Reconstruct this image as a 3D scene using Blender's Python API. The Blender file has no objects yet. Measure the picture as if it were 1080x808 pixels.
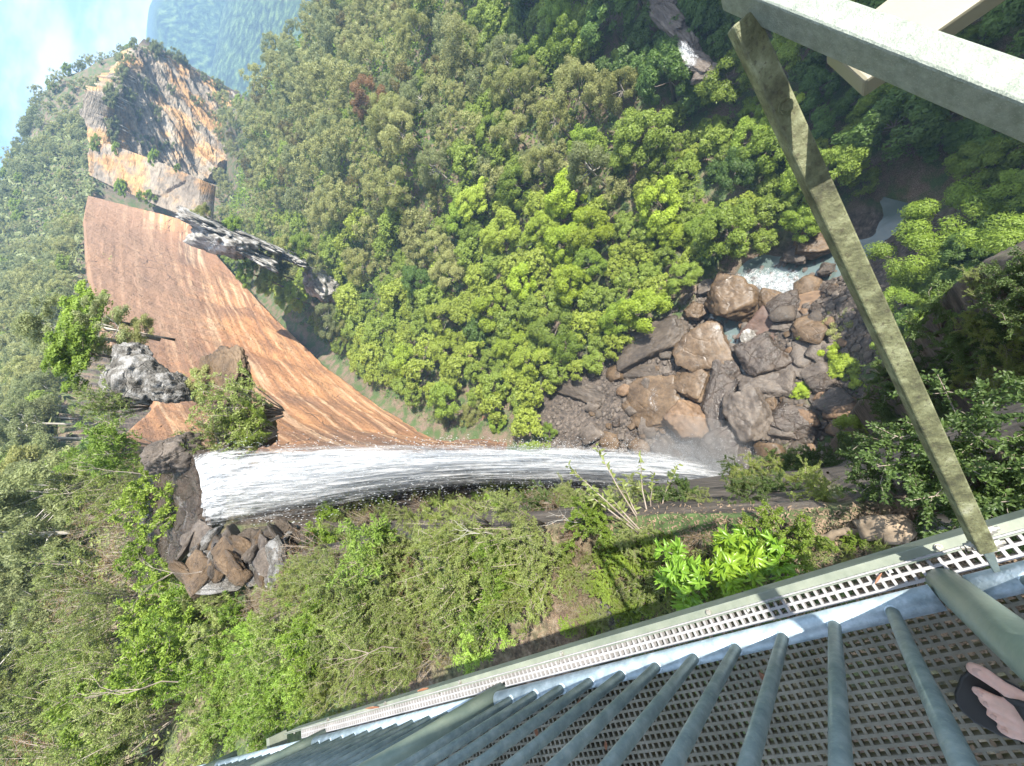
import bpy, math, random
import numpy as np
from mathutils import Matrix, Vector
R = math.radians
rng = np.random.default_rng(11)
HAZE = 0.0004
sc = bpy.context.scene
COL = sc.collection

# ------------------------------------------------------------------ camera
CAM_Z = 1.5
F = 412.0
_n = np.array([873.0 - 540, 498.5 - 404, F]); _n /= np.linalg.norm(_n)
_f = np.array([0, 0, 1.0]); CY = _f - _f.dot(_n) * _n; CY /= np.linalg.norm(CY)
CX = np.cross(CY, -_n); CZ = -_n
right = Vector((CX[0], CY[0], CZ[0])); down = Vector((CX[1], CY[1], CZ[1])); fwd = Vector((CX[2], CY[2], CZ[2]))
cam = bpy.data.cameras.new('camera'); cam_o = bpy.data.objects.new('camera', cam); COL.objects.link(cam_o)
cam.sensor_width = 36; cam.lens = F / 1080 * 36; cam.clip_start = 0.02; cam.clip_end = 12000
M = Matrix.Identity(4)
for i in range(3):
    M[i][0] = right[i]; M[i][1] = -down[i]; M[i][2] = -fwd[i]
M[2][3] = CAM_Z
cam_o.matrix_world = M
sc.camera = cam_o

# ------------------------------------------------------------------ sky, sun, exposure
SUN_EL, SUN_AZ = 55.0, 127.0        # azimuth clockwise from +Y
w = bpy.data.worlds.new('World'); sc.world = w; w.use_nodes = True
nt = w.node_tree; nt.nodes.clear()
def N(nt, t, **k):
    n = nt.nodes.new(t)
    for a, b in k.items(): setattr(n, a, b)
    return n
out = N(nt, 'ShaderNodeOutputWorld'); bg = N(nt, 'ShaderNodeBackground'); sky = N(nt, 'ShaderNodeTexSky')
sky.sky_type = 'NISHITA'; sky.sun_disc = False; sky.sun_elevation = R(SUN_EL); sky.sun_rotation = R(SUN_AZ)
sky.air_density = 1.0; sky.dust_density = 1.2; sky.ozone_density = 1.2
tc = N(nt, 'ShaderNodeTexCoord'); sep = N(nt, 'ShaderNodeSeparateXYZ'); cmb = N(nt, 'ShaderNodeCombineXYZ')
ab = N(nt, 'ShaderNodeMath', operation='ABSOLUTE'); ad = N(nt, 'ShaderNodeMath', operation='ADD'); ad.inputs[1].default_value = 0.32
L = nt.links.new
L(tc.outputs['Generated'], sep.inputs[0]); L(sep.outputs[2], ab.inputs[0]); L(ab.outputs[0], ad.inputs[0])
L(sep.outputs[0], cmb.inputs[0]); L(sep.outputs[1], cmb.inputs[1]); L(ad.outputs[0], cmb.inputs[2])
L(cmb.outputs[0], sky.inputs[0])
cn = N(nt, 'ShaderNodeTexNoise'); cn.inputs['Scale'].default_value = 7.0; cn.inputs['Detail'].default_value = 6; cn.inputs['Roughness'].default_value = 0.58
mp = N(nt, 'ShaderNodeMapping'); mp.inputs['Scale'].default_value = (1, 1, 2.2); mp.inputs['Location'].default_value = (.35, .1, .2)
L(tc.outputs['Generated'], mp.inputs[0]); L(mp.outputs[0], cn.inputs['Vector'])
cr = N(nt, 'ShaderNodeValToRGB'); cr.color_ramp.elements[0].position = 0.40; cr.color_ramp.elements[1].position = 0.60
L(cn.outputs[0], cr.inputs[0])
mx = N(nt, 'ShaderNodeMix', data_type='RGBA'); L(cr.outputs[0], mx.inputs[0]); L(sky.outputs[0], mx.inputs[6]); mx.inputs[7].default_value = (8.5, 8.6, 8.8, 1)
L(mx.outputs[2], bg.inputs[0]); bg.inputs[1].default_value = 0.095; L(bg.outputs[0], out.inputs[0])
S = Vector((math.cos(R(SUN_EL)) * math.sin(R(SUN_AZ)), math.cos(R(SUN_EL)) * math.cos(R(SUN_AZ)), math.sin(R(SUN_EL))))
sl = bpy.data.lights.new('sun', 'SUN'); sl.energy = 5.0; sl.angle = R(0.5); sl.color = (1, 0.955, 0.87)
so = bpy.data.objects.new('sun', sl); COL.objects.link(so); so.rotation_euler = S.to_track_quat('Z', 'Y').to_euler(); so.location = (0, 0, 60)
sc.view_settings.view_transform = 'Standard'; sc.view_settings.look = 'None'; sc.view_settings.gamma = 1
sc.view_settings.exposure = 1.88
sc.render.engine = 'CYCLES'
sc.cycles.max_bounces = 6; sc.cycles.diffuse_bounces = 3; sc.cycles.transparent_max_bounces = 24; sc.cycles.volume_bounces = 0
sc.cycles.use_denoising = True
sc.cycles.caustics_reflective = False; sc.cycles.caustics_refractive = False

# ------------------------------------------------------------------ measuring helpers (photo pixel -> point in the place)
T2 = np.array([.70711, -.70711]); N2 = np.array([.70711, .70711])   # along the rail, out from the rail
def ray(u, v):
    d = np.array([u - 540.0, v - 404.0, F]); d /= np.linalg.norm(d)
    return np.array([d @ CX, d @ CY, d @ CZ])
def at_z(u, v, z):
    r = ray(u, v); k = (z - CAM_Z) / r[2]; return np.array([r[0] * k, r[1] * k, z])
def at_d(u, v, dist):
    r = ray(u, v); k = dist / math.hypot(r[0], r[1]); return np.array([r[0] * k, r[1] * k, CAM_Z + r[2] * k])
def proj(P):
    P = np.asarray(P, float); x, y, z = P[..., 0], P[..., 1], P[..., 2] - CAM_Z
    c = x[..., None] * CX + y[..., None] * CY + z[..., None] * CZ
    dz = np.where(c[..., 2] > 1e-3, c[..., 2], np.nan)
    return 540 + F * c[..., 0] / dz, 404 + F * c[..., 1] / dz, c[..., 2]
def ts(t, s, z=0.0):
    return np.array([.70711 * (t + s), .70711 * (s - t), z])

# ------------------------------------------------------------------ numeric noise
def _h(i, j, k, seed):
    a = (i * 374761393 + j * 668265263 + k * 2147483647 + seed * 974634777) & 0xffffffff
    a = ((a ^ (a >> 13)) * 1274126177) & 0xffffffff
    return ((a ^ (a >> 16)) & 0xffff) / 65535.0
def vnoise(x, y, z=0.0, seed=0):
    x, y, z = np.broadcast_arrays(np.asarray(x, float), np.asarray(y, float), np.asarray(z, float))
    i, j, k = [np.floor(a).astype(np.int64) for a in (x, y, z)]
    fx, fy, fz = x - i, y - j, z - k
    fx, fy, fz = [a * a * (3 - 2 * a) for a in (fx, fy, fz)]
    r = 0
    for di in (0, 1):
        for dj in (0, 1):
            for dk in (0, 1):
                r = r + _h(i + di, j + dj, k + dk, seed) * (fx if di else 1 - fx) * (fy if dj else 1 - fy) * (fz if dk else 1 - fz)
    return r * 2 - 1
def fbm(x, y, z=0.0, oct=4, seed=0, rough=.5):
    r = 0; a = 1
    for o in range(oct):
        r = r + a * vnoise(np.asarray(x) * 2 ** o + 17.3 * o, np.asarray(y) * 2 ** o - 9.1 * o, np.asarray(z) * 2 ** o + 3.7 * o, seed + o); a *= rough
    return r
def sstep(x, a, b):
    t = np.clip((x - a) / (b - a), 0, 1); return t * t * (3 - 2 * t)

# ------------------------------------------------------------------ mesh and object helpers
def mesh(name, V, Fc, mats=(), smooth=False, attrs=None, midx=None):
    V = np.asarray(V, np.float32); me = bpy.data.meshes.new(name)
    if isinstance(Fc, np.ndarray):
        n, k = Fc.shape
        me.vertices.add(len(V)); me.vertices.foreach_set('co', V.ravel())
        me.loops.add(n * k); me.loops.foreach_set('vertex_index', Fc.astype(np.int32).ravel())
        me.polygons.add(n); me.polygons.foreach_set('loop_start', np.arange(0, n * k, k, dtype=np.int32))
        me.update(calc_edges=True)
    else:
        me.from_pydata([tuple(map(float, v)) for v in V], [], [tuple(map(int, f)) for f in Fc])
    for m in (mats if isinstance(mats, (list, tuple)) else [mats]): me.materials.append(m)
    if smooth: me.polygons.foreach_set('use_smooth', [True] * len(me.polygons))
    if midx is not None: me.polygons.foreach_set('material_index', np.asarray(midx, np.int32))
    for k_, a in (attrs or {}).items():
        at = me.attributes.new(k_, 'FLOAT', 'POINT'); at.data.foreach_set('value', np.asarray(a, np.float32))
    me.validate(); me.update()
    return me
def obj(name, me, parent=None, loc=None):
    o = bpy.data.objects.new(name, me); COL.objects.link(o)
    if parent is not None: o.parent = parent
    if loc is not None: o.location = loc
    return o
def tag(o, label=None, cat=None, group=None, kind=None):
    if label: o['label'] = label
    if cat: o['category'] = cat
    if group: o['group'] = group
    if kind: o['kind'] = kind
    return o
def empty(name, loc=(0, 0, 0)):
    o = bpy.data.objects.new(name, None); COL.objects.link(o); o.location = loc; o.empty_display_size = .1
    return o
class MB:
    """collects closed shapes into one mesh"""
    def __init__(s): s.V = []; s.F = []; s.n = 0
    def add(s, V, Fc):
        V = np.asarray(V, float); s.V.append(V)
        s.F += [tuple(int(i) + s.n for i in f) for f in Fc]; s.n += len(V); return s
    def box(s, c, ax, ay, az):
        c, ax, ay, az = [np.asarray(a, float) for a in (c, ax, ay, az)]
        V = [c + i * ax + j * ay + k * az for i in (-1, 1) for j in (-1, 1) for k in (-1, 1)]
        return s.add(V, [(0, 1, 3, 2), (4, 6, 7, 5), (0, 4, 5, 1), (2, 3, 7, 6), (0, 2, 6, 4), (1, 5, 7, 3)])
    def hexa(s, a, b):        # two matching quads -> closed prism
        n = len(a); V = list(a) + list(b)
        Fc = [tuple(range(n))[::-1], tuple(range(n, 2 * n))] + [(i, (i + 1) % n, (i + 1) % n + n, i + n) for i in range(n)]
        return s.add(V, Fc)
    def tube(s, pts, rad, seg=10, cap=True):
        pts = [np.asarray(p, float) for p in pts]; rad = rad if hasattr(rad, '__len__') else [rad] * len(pts)
        V = []; ref = np.array([.31, .17, .93])
        for i, p in enumerate(pts):
            d = pts[min(i + 1, len(pts) - 1)] - pts[max(i - 1, 0)]; d = d / (np.linalg.norm(d) + 1e-9)
            a = np.cross(d, ref)
            if np.linalg.norm(a) < .1: a = np.cross(d, (1, 0, 0))
            a /= np.linalg.norm(a); b = np.cross(d, a)
            V += [p + rad[i] * (math.cos(q) * a + math.sin(q) * b) for q in np.arange(seg) * 2 * math.pi / seg]
        Fc = [(i * seg + j, i * seg + (j + 1) % seg, (i + 1) * seg + (j + 1) % seg, (i + 1) * seg + j) for i in range(len(pts) - 1) for j in range(seg)]
        if cap: Fc += [tuple(range(seg))[::-1], tuple(range((len(pts) - 1) * seg, len(pts) * seg))]
        return s.add(V, Fc)
    def mesh(s, name, mats=(), smooth=False):
        return mesh(name, np.concatenate(s.V), s.F, mats, smooth)
    def build(s, name, mat, parent=None, smooth=False, bevel=0):
        o = obj(name, s.mesh(name, mat, smooth), parent)
        if bevel:
            b = o.modifiers.new('bevel', 'BEVEL'); b.width = bevel; b.segments = 2; b.limit_method = 'ANGLE'
        return o
def copy_tree(o, parent=None):
    c = o.copy(); COL.objects.link(c); c.parent = parent
    for ch in list(o.children): copy_tree(ch, c)
    return c

# ------------------------------------------------------------------ materials
def newmat(name):
    m = bpy.data.materials.new(name); m.use_nodes = True
    nt = m.node_tree; b = nt.nodes['Principled BSDF']; return m, nt, b
def noise(nt, scale, detail=5, rough=.55, vec=None, mapscale=None, mode='Object'):
    n = N(nt, 'ShaderNodeTexNoise'); n.inputs['Scale'].default_value = scale; n.inputs['Detail'].default_value = detail; n.inputs['Roughness'].default_value = rough
    if vec is None:
        t = N(nt, 'ShaderNodeTexCoord'); vec = t.outputs[mode]
    if mapscale is not None:
        m = N(nt, 'ShaderNodeMapping'); m.inputs['Scale'].default_value = mapscale; nt.links.new(vec, m.inputs[0]); vec = m.outputs[0]
    nt.links.new(vec, n.inputs['Vector']); return n.outputs[0]
def ramp(nt, fac, stops):
    r = N(nt, 'ShaderNodeValToRGB'); e = r.color_ramp.elements
    while len(e) < len(stops): e.new(.5)
    for q, (p, c) in zip(e, stops):
        q.position = p; q.color = (*c, 1) if hasattr(c, '__len__') else (c, c, c, 1)
    nt.links.new(fac, r.inputs[0]); return r.outputs[0]
def mixc(nt, fac, a, b, mode='MIX'):
    m = N(nt, 'ShaderNodeMix', data_type='RGBA', blend_type=mode)
    for s_, v in ((m.inputs[0], fac), (m.inputs[6], a), (m.inputs[7], b)):
        if hasattr(v, 'is_linked'): nt.links.new(v, s_)
        elif hasattr(v, '__len__'): s_.default_value = (*v, 1)
        else: s_.default_value = v
    return m.outputs[2]
def mixf(nt, a, b, f):
    m = N(nt, 'ShaderNodeMix'); m.inputs[0].default_value = f; nt.links.new(a, m.inputs[2]); nt.links.new(b, m.inputs[3]); return m.outputs[0]
def bump(nt, b, h, strength=.5, dist=.1):
    n = N(nt, 'ShaderNodeBump'); n.inputs['Strength'].default_value = strength; n.inputs['Distance'].default_value = dist
    nt.links.new(h, n.inputs['Height']); nt.links.new(n.outputs[0], b.inputs['Normal'])
def leafmat(name, dark, light, alt, trans=.45, rough=.5, hue=.04, valv=.5):
    m, nt, b = newmat(name); L = nt.links.new
    at = N(nt, 'ShaderNodeAttribute', attribute_name='tint'); oi = N(nt, 'ShaderNodeObjectInfo')
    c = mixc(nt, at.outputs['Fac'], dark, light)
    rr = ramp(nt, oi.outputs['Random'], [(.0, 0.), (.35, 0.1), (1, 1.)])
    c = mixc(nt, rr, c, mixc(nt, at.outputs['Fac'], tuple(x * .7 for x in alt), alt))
    hs = N(nt, 'ShaderNodeHueSaturation'); L(c, hs.inputs['Color'])
    mr = N(nt, 'ShaderNodeMapRange'); L(oi.outputs['Random'], mr.inputs[0])
    mm = N(nt, 'ShaderNodeMath', operation='MULTIPLY'); mm.inputs[1].default_value = 7.31; L(oi.outputs['Random'], mm.inputs[0])
    fr = N(nt, 'ShaderNodeMath', operation='FRACT'); L(mm.outputs[0], fr.inputs[0]); L(fr.outputs[0], mr.inputs[0])
    mr.inputs[3].default_value = 1 - valv / 2; mr.inputs[4].default_value = 1 + valv / 2; L(mr.outputs[0], hs.inputs['Value'])
    mr2 = N(nt, 'ShaderNodeMapRange'); L(oi.outputs['Random'], mr2.inputs[0]); mr2.inputs[3].default_value = .5 - hue / 2; mr2.inputs[4].default_value = .5 + hue / 2; L(mr2.outputs[0], hs.inputs['Hue'])
    L(hs.outputs[0], b.inputs['Base Color']); b.inputs['Roughness'].default_value = rough; b.inputs['Specular IOR Level'].default_value = .35
    tr = N(nt, 'ShaderNodeBsdfTranslucent'); L(hs.outputs[0], tr.inputs[0]); ms = N(nt, 'ShaderNodeMixShader'); ms.inputs[0].default_value = trans
    L(b.outputs[0], ms.inputs[1]); L(tr.outputs[0], ms.inputs[2]); L(ms.outputs[0], nt.nodes['Material Output'].inputs[0])
    return m
M_ = {}
M_['bright'] = leafmat('leaf_bright_green', (.15, .24, .02), (.33, .46, .04), (.42, .45, .07))
M_['green'] = leafmat('leaf_green', (.10, .175, .025), (.22, .34, .04), (.32, .37, .06))
M_['deep'] = leafmat('leaf_deep_green', (.045, .10, .022), (.10, .19, .035), (.15, .21, .045))
M_['olive'] = leafmat('leaf_olive', (.17, .20, .06), (.32, .35, .11), (.40, .38, .15), valv=.35)
M_['rust'] = leafmat('leaf_rusty', (.13, .09, .04), (.25, .16, .06), (.22, .17, .06))
M_['grey'] = leafmat('leaf_grey_green', (.13, .16, .065), (.24, .28, .11), (.30, .31, .13), valv=.3)
M_['shrub'] = leafmat('leaf_shrub_green', (.12, .175, .04), (.25, .34, .08), (.34, .37, .11), rough=.4, hue=.03)
M_['fine'] = leafmat('leaf_fine_shrub', (.13, .18, .035), (.24, .31, .07), (.31, .33, .10), rough=.5, valv=.35)
M_['glossy'] = leafmat('leaf_glossy', (.12, .27, .025), (.25, .42, .04), (.27, .40, .06), rough=.3, valv=.1)
M_['lance'] = leafmat('leaf_lance', (.12, .21, .028), (.27, .42, .06), (.33, .43, .08), rough=.4, hue=.03)
M_['bankleaf'] = leafmat('leaf_bank', (.04, .08, .022), (.10, .17, .04), (.14, .18, .05), rough=.45)
M_['fern'] = leafmat('leaf_fern', (.08, .18, .015), (.14, .30, .02), (.14, .30, .02), valv=.2)
def barkmat(name, a, b_):
    m, nt, b = newmat(name); n = noise(nt, 6, mapscale=(1, 1, .3))
    nt.links.new(ramp(nt, n, [(.3, a), (.7, b_)]), b.inputs['Base Color']); b.inputs['Roughness'].default_value = .85; bump(nt, b, n, .5, .03); return m
M_['bark'] = barkmat('bark_dark', (.09, .07, .05), (.2, .165, .13))
M_['bark2'] = barkmat('bark_grey', (.13, .11, .09), (.27, .24, .2))
M_['pale'] = barkmat('bark_pale', (.28, .25, .2), (.5, .47, .42))
M_['twig'] = barkmat('bark_twig', (.16, .12, .09), (.34, .29, .24))
def rockmat(name, cols, scale=.6, wet=.75, bstr=.7, bdist=.2, strata=None, spec=.3):
    m, nt, b = newmat(name); s = scale * 4
    n1 = noise(nt, s, 9, .68, mapscale=strata); n2 = noise(nt, s * 6, 8, .7); n3 = noise(nt, s * .5, 4, .5)
    c = ramp(nt, mixf(nt, n1, n3, .4), cols); c = mixc(nt, .55, c, ramp(nt, n2, [(.38, .25), (.62, 1.)]), 'MULTIPLY')
    nt.links.new(c, b.inputs['Base Color']); b.inputs['Specular IOR Level'].default_value = spec
    nt.links.new(ramp(nt, n1, [(.35, max(.08, wet - .1)), (.65, min(1, wet + .35))]), b.inputs['Roughness'])
    v = N(nt, 'ShaderNodeTexVoronoi', feature='DISTANCE_TO_EDGE'); v.inputs['Scale'].default_value = s * .5
    t = N(nt, 'ShaderNodeTexCoord'); nz = N(nt, 'ShaderNodeTexNoise'); nz.inputs['Scale'].default_value = s; nt.links.new(t.outputs['Object'], nz.inputs['Vector'])
    ma = N(nt, 'ShaderNodeVectorMath', operation='MULTIPLY_ADD'); nt.links.new(nz.outputs['Color'], ma.inputs[0]); ma.inputs[1].default_value = (.5 / s * 2,) * 3; nt.links.new(t.outputs['Object'], ma.inputs[2]); nt.links.new(ma.outputs[0], v.inputs['Vector'])
    cr_ = ramp(nt, v.outputs[0], [(0, 0.), (.03, 1.)])
    h = mixc(nt, .5, mixc(nt, .6, n1, n2), cr_, 'MULTIPLY'); bump(nt, b, h, bstr, bdist); return m
M_['rock_brown'] = rockmat('rock_brown', [(.3, (.055, .037, .022)), (.55, (.15, .10, .058)), (.75, (.26, .185, .115))], .35, .3)
M_['rock_tan'] = rockmat('rock_tan', [(.3, (.12, .075, .045)), (.55, (.21, .135, .08)), (.75, (.29, .20, .12))], .25, .5)
M_['rock_grey'] = rockmat('rock_grey', [(.3, (.055, .043, .034)), (.55, (.15, .122, .098)), (.75, (.28, .24, .20))], .4, .4)
M_['rock_dark'] = rockmat('rock_dark', [(.3, (.045, .036, .028)), (.6, (.115, .09, .068)), (.8, (.20, .165, .13))], .4, .42)
M_['rock_wet'] = rockmat('rock_wet', [(.3, (.03, .023, .017)), (.6, (.095, .068, .048)), (.8, (.20, .165, .13))], .6, .12, 1.0, .25, spec=.6)
M_['rock_lichen'] = rockmat('rock_lichen', [(.38, (.10, .09, .075)), (.48, (.26, .24, .21)), (.58, (.50, .48, .45))], .6, .85, 1., .3)
M_['rock_pink'] = rockmat('rock_pink', [(.3, (.09, .055, .04)), (.6, (.15, .095, .07)), (.8, (.21, .14, .11))], .2, .45)

# orange slab: bedding bands, iron stain, dark water stain
def slabmat():
    m, nt, b = newmat('sandstone_orange'); L = nt.links.new
    tcn = N(nt, 'ShaderNodeTexCoord'); ob = tcn.outputs['Object']
    wv = noise(nt, .03, 3, vec=ob)
    band = noise(nt, 1.0, 6, .55, vec=ob, mapscale=(.012, .012, .16))
    band2 = noise(nt, 1.0, 6, .6, vec=ob, mapscale=(.022, .022, .7))
    big = noise(nt, .022, 4, .5, vec=ob)
    vert = noise(nt, 1.0, 6, .6, vec=ob, mapscale=(.25, .25, .02))
    c = ramp(nt, mixf(nt, band, big, .5), [(.36, (.14, .075, .04)), (.46, (.30, .135, .055)), (.54, (.42, .20, .08)), (.64, (.47, .28, .14))])
    c = mixc(nt, ramp(nt, band2, [(.5, 0.), (.62, .75)]), c, (.50, .34, .21))
    dark = ramp(nt, mixc(nt, .5, band2, big), [(.45, 1.), (.53, .0)])
    at = N(nt, 'ShaderNodeAttribute', attribute_name='tint')
    dk = N(nt, 'ShaderNodeMath', operation='MULTIPLY'); L(dark, dk.inputs[0]); dk.inputs[1].default_value = .55
    c = mixc(nt, dk.outputs[0], c, (.13, .085, .06))
    stain = N(nt, 'ShaderNodeMath', operation='MULTIPLY_ADD'); L(vert, stain.inputs[0]); stain.inputs[1].default_value = .9; L(at.outputs['Fac'], stain.inputs[2])
    stain2 = N(nt, 'ShaderNodeMath', operation='MULTIPLY_ADD'); L(band, stain2.inputs[0]); stain2.inputs[1].default_value = .8; L(stain.outputs[0], stain2.inputs[2])
    c = mixc(nt, ramp(nt, stain2.outputs[0], [(1.0, 0.), (1.0001 if False else 1.0, 0.)]) if False else ramp(nt, mscale(nt, stain2.outputs[0], .5), [(.50, 0.), (.66, .85)]), c, (.23, .135, .08))
    v = N(nt, 'ShaderNodeTexVoronoi', feature='DISTANCE_TO_EDGE'); v.inputs['Scale'].default_value = 1
    mpp = N(nt, 'ShaderNodeMapping'); mpp.inputs['Scale'].default_value = (.05, .05, .10)
    add = N(nt, 'ShaderNodeVectorMath', operation='MULTIPLY_ADD'); nz = N(nt, 'ShaderNodeTexNoise'); nz.inputs['Scale'].default_value = .12; nz.inputs['Detail'].default_value = 4
    L(ob, nz.inputs['Vector']); L(nz.outputs['Color'], add.inputs[0]); add.inputs[1].default_value = (9, 9, 9); L(ob, add.inputs[2])
    L(add.outputs[0], mpp.inputs[0]); L(mpp.outputs[0], v.inputs['Vector'])
    crk = ramp(nt, v.outputs[0], [(0, .15), (.009, 1.)]); crk = mixc(nt, ramp(nt, noise(nt, .045, 4, .6, vec=ob), [(.54, 1.), (.60, 0.)]), crk, (1., 1., 1.))
    c = mixc(nt, 1., c, crk, 'MULTIPLY')
    L(c, b.inputs['Base Color']); b.inputs['Roughness'].default_value = .85
    h = mixc(nt, 1., mixc(nt, .85, band2, noise(nt, .3, 10, .72, vec=ob)), crk, 'MULTIPLY'); bump(nt, b, h, 1., 1.6); return m
def mscale(nt, s, k):
    q = N(nt, 'ShaderNodeMath', operation='MULTIPLY'); nt.links.new(s, q.inputs[0]); q.inputs[1].default_value = k; return q.outputs[0]
M_['slab'] = slabmat()
def cliffmat():
    m, nt, b = newmat('sandstone_banded'); L = nt.links.new
    ob = N(nt, 'ShaderNodeTexCoord').outputs['Object']
    sx = N(nt, 'ShaderNodeSeparateXYZ'); L(ob, sx.inputs[0]); bd_ = N(nt, 'ShaderNodeAttribute', attribute_name='bed'); cb_ = N(nt, 'ShaderNodeCombineXYZ'); L(sx.outputs[0], cb_.inputs[0]); L(sx.outputs[1], cb_.inputs[1]); L(bd_.outputs['Fac'], cb_.inputs[2])
    band = noise(nt, 1., 7, .6, vec=cb_.outputs[0], mapscale=(.012, .012, .30)); big = noise(nt, .03, 5, .6, vec=ob)
    c = ramp(nt, band, [(.32, (.10, .08, .06)), (.44, (.26, .215, .165)), (.56, (.36, .30, .225)), (.7, (.45, .40, .33))])
    o = ramp(nt, noise(nt, .05, 5, .6, vec=ob), [(.48, 0.), (.58, .85)])
    c = mixc(nt, o, c, ramp(nt, band, [(.3, (.30, .15, .05)), (.6, (.58, .34, .13)), (.8, (.62, .45, .25))]))
    c = mixc(nt, .6, c, ramp(nt, noise(nt, .4, 8, .65, vec=ob), [(.35, .3), (.6, 1.)]), 'MULTIPLY')
    L(c, b.inputs['Base Color']); b.inputs['Roughness'].default_value = .9; bump(nt, b, noise(nt, .5, 8, .65, vec=ob, mapscale=(.4, .4, 2.5)), 1., 1.5); return m
M_['cliff'] = cliffmat()
def groundmat():
    m, nt, b = newmat('forest_floor'); L = nt.links.new
    ob = N(nt, 'ShaderNodeTexCoord').outputs['Object']
    n1 = noise(nt, .35, 8, .65, vec=ob); n2 = noise(nt, 9, 8, .7, vec=ob)
    soil = ramp(nt, n2, [(.35, (.035, .025, .018)), (.5, (.13, .09, .06)), (.62, (.24, .18, .13)), (.75, (.36, .31, .25))])
    green = ramp(nt, n2, [(.35, (.02, .035, .01)), (.6, (.07, .11, .03)), (.75, (.13, .16, .05))])
    c = mixc(nt, ramp(nt, n1, [(.42, 0.), (.58, 1.)]), soil, green)
    g = N(nt, 'ShaderNodeNewGeometry'); sp = N(nt, 'ShaderNodeSeparateXYZ'); L(g.outputs['Normal'], sp.inputs[0])
    rk = ramp(nt, noise(nt, 2.2, 9, .7, vec=ob, mapscale=(.6, .6, 1.5)), [(.38, (.025, .02, .016)), (.55, (.09, .07, .055)), (.7, (.19, .155, .12))])
    c = mixc(nt, ramp(nt, sp.outputs[2], [(.35, 1.), (.6, 0.)]), c, rk)
    at = N(nt, 'ShaderNodeAttribute', attribute_name='rocky'); c = mixc(nt, at.outputs['Fac'], c, rk)
    L(c, b.inputs['Base Color']); b.inputs['Roughness'].default_value = .9; bump(nt, b, n2, .8, .05); return m
M_['ground'] = groundmat()
def farmat():
    m, nt, b = newmat('far_forest'); n = noise(nt, .05, 9, .7)
    nt.links.new(ramp(nt, n, [(.4, (.004, .012, .006)), (.52, (.05, .09, .03)), (.62, (.16, .22, .07))]), b.inputs['Base Color']); b.inputs['Roughness'].default_value = .95
    bump(nt, b, n, 1., 12.); return m
M_['far'] = farmat()
def metal(name, cols, scale=14, rough=.5, met=.35, bs=.15, mapscale=None, spots=None):
    m, nt, b = newmat(name); n = noise(nt, scale, 7, .65, mapscale=mapscale)
    c = ramp(nt, n, cols)
    if spots:
        n2 = noise(nt, scale * 6, 4, .6); c = mixc(nt, ramp(nt, n2, [(.56, 0.), (.66, spots[0])]), c, spots[1])
    nt.links.new(c, b.inputs['Base Color']); b.inputs['Roughness'].default_value = rough; b.inputs['Metallic'].default_value = met
    bump(nt, b, noise(nt, scale * 5, 5, .6), bs, .004); return m
M_['galv'] = metal('galvanised_steel', [(.3, (.11, .15, .15)), (.5, (.17, .215, .205)), (.7, (.26, .30, .28))], 22, .5, .3, .25, spots=(.4, (.27, .30, .24)))
M_['galv_rail'] = metal('galvanised_rail', [(.3, (.22, .28, .32)), (.5, (.34, .42, .46)), (.7, (.52, .60, .66))], 25, .35, .25, .3)
M_['galv_green'] = metal('galvanised_post', [(.3, (.15, .20, .17)), (.5, (.21, .26, .21)), (.7, (.29, .33, .26))], 9, .45, .3, .2, mapscale=(1, 1, 1))
M_['arm'] = metal('painted_arm', [(.3, (.15, .175, .14)), (.5, (.22, .245, .20)), (.65, (.28, .30, .25)), (.8, (.36, .38, .33))], 75, .42, .1, .5, spots=(.5, (.36, .40, .33)))
M_['brace'] = metal('weathered_brace', [(.3, (.05, .05, .03)), (.5, (.15, .155, .08)), (.62, (.24, .25, .14)), (.8, (.38, .38, .28))], 26, .6, .1, .6, spots=(.7, (.07, .06, .04)))
M_['beam'] = metal('edge_beam_steel', [(.3, (.12, .145, .11)), (.5, (.19, .21, .165)), (.75, (.27, .29, .225))], 6, .6, .15, .3)
M_['plank'] = metal('cream_paint', [(.3, (.25, .225, .155)), (.7, (.33, .305, .225))], 5, .45, 0, .1)
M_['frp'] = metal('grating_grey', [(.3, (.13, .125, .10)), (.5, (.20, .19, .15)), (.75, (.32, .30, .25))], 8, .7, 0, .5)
M_['frp_sunlit'] = metal('grating_sunlit', [(.3, (.22, .215, .21)), (.6, (.31, .30, .30)), (.8, (.38, .37, .36))], 8, .6, 0, .3)  # paler copy of the deck grating, sunlight put into its colour
M_['rust_'] = metal('rusty_bolt', [(.3, (.2, .17, .13)), (.6, (.42, .42, .38)), (.8, (.6, .6, .55))], 60, .5, .5, .3)
def plain(name, c, rough=.6, sss=0, var=.15, scale=20):
    m, nt, b = newmat(name); n = noise(nt, scale, 5)
    nt.links.new(ramp(nt, n, [(.3, tuple(x * (1 - var) for x in c)), (.7, tuple(min(1, x * (1 + var)) for x in c))]), b.inputs['Base Color'])
    b.inputs['Roughness'].default_value = rough
    if sss: b.inputs['Subsurface Weight'].default_value = sss; b.inputs['Subsurface Radius'].default_value = (.012, .005, .003); b.inputs['Subsurface Scale'].default_value = 1
    return m
M_['skin'] = plain('skin', (.78, .50, .40), .5, .15, .12, 40)
M_['nail'] = plain('nail', (.66, .42, .34), .3, 0, .05)
M_['rubber'] = plain('black_rubber', (.035, .035, .035), .55)
M_['cloth'] = plain('dark_cloth', (.05, .06, .08), .9)
M_['shirt'] = plain('grey_cloth', (.25, .25, .26), .9)
M_['hair'] = plain('brown_hair', (.05, .03, .02), .7)
M_['dry'] = plain('dry_leaf', (.24, .11, .06), .6, 0, .3, 60)
M_['litter'] = plain('leaf_litter', (.17, .12, .075), .8, 0, .5, 9)
M_['scrap'] = plain('white_scrap', (.9, .9, .88), .5)
M_['ink'] = plain('ink', (.08, .05, .10), .6)
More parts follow.
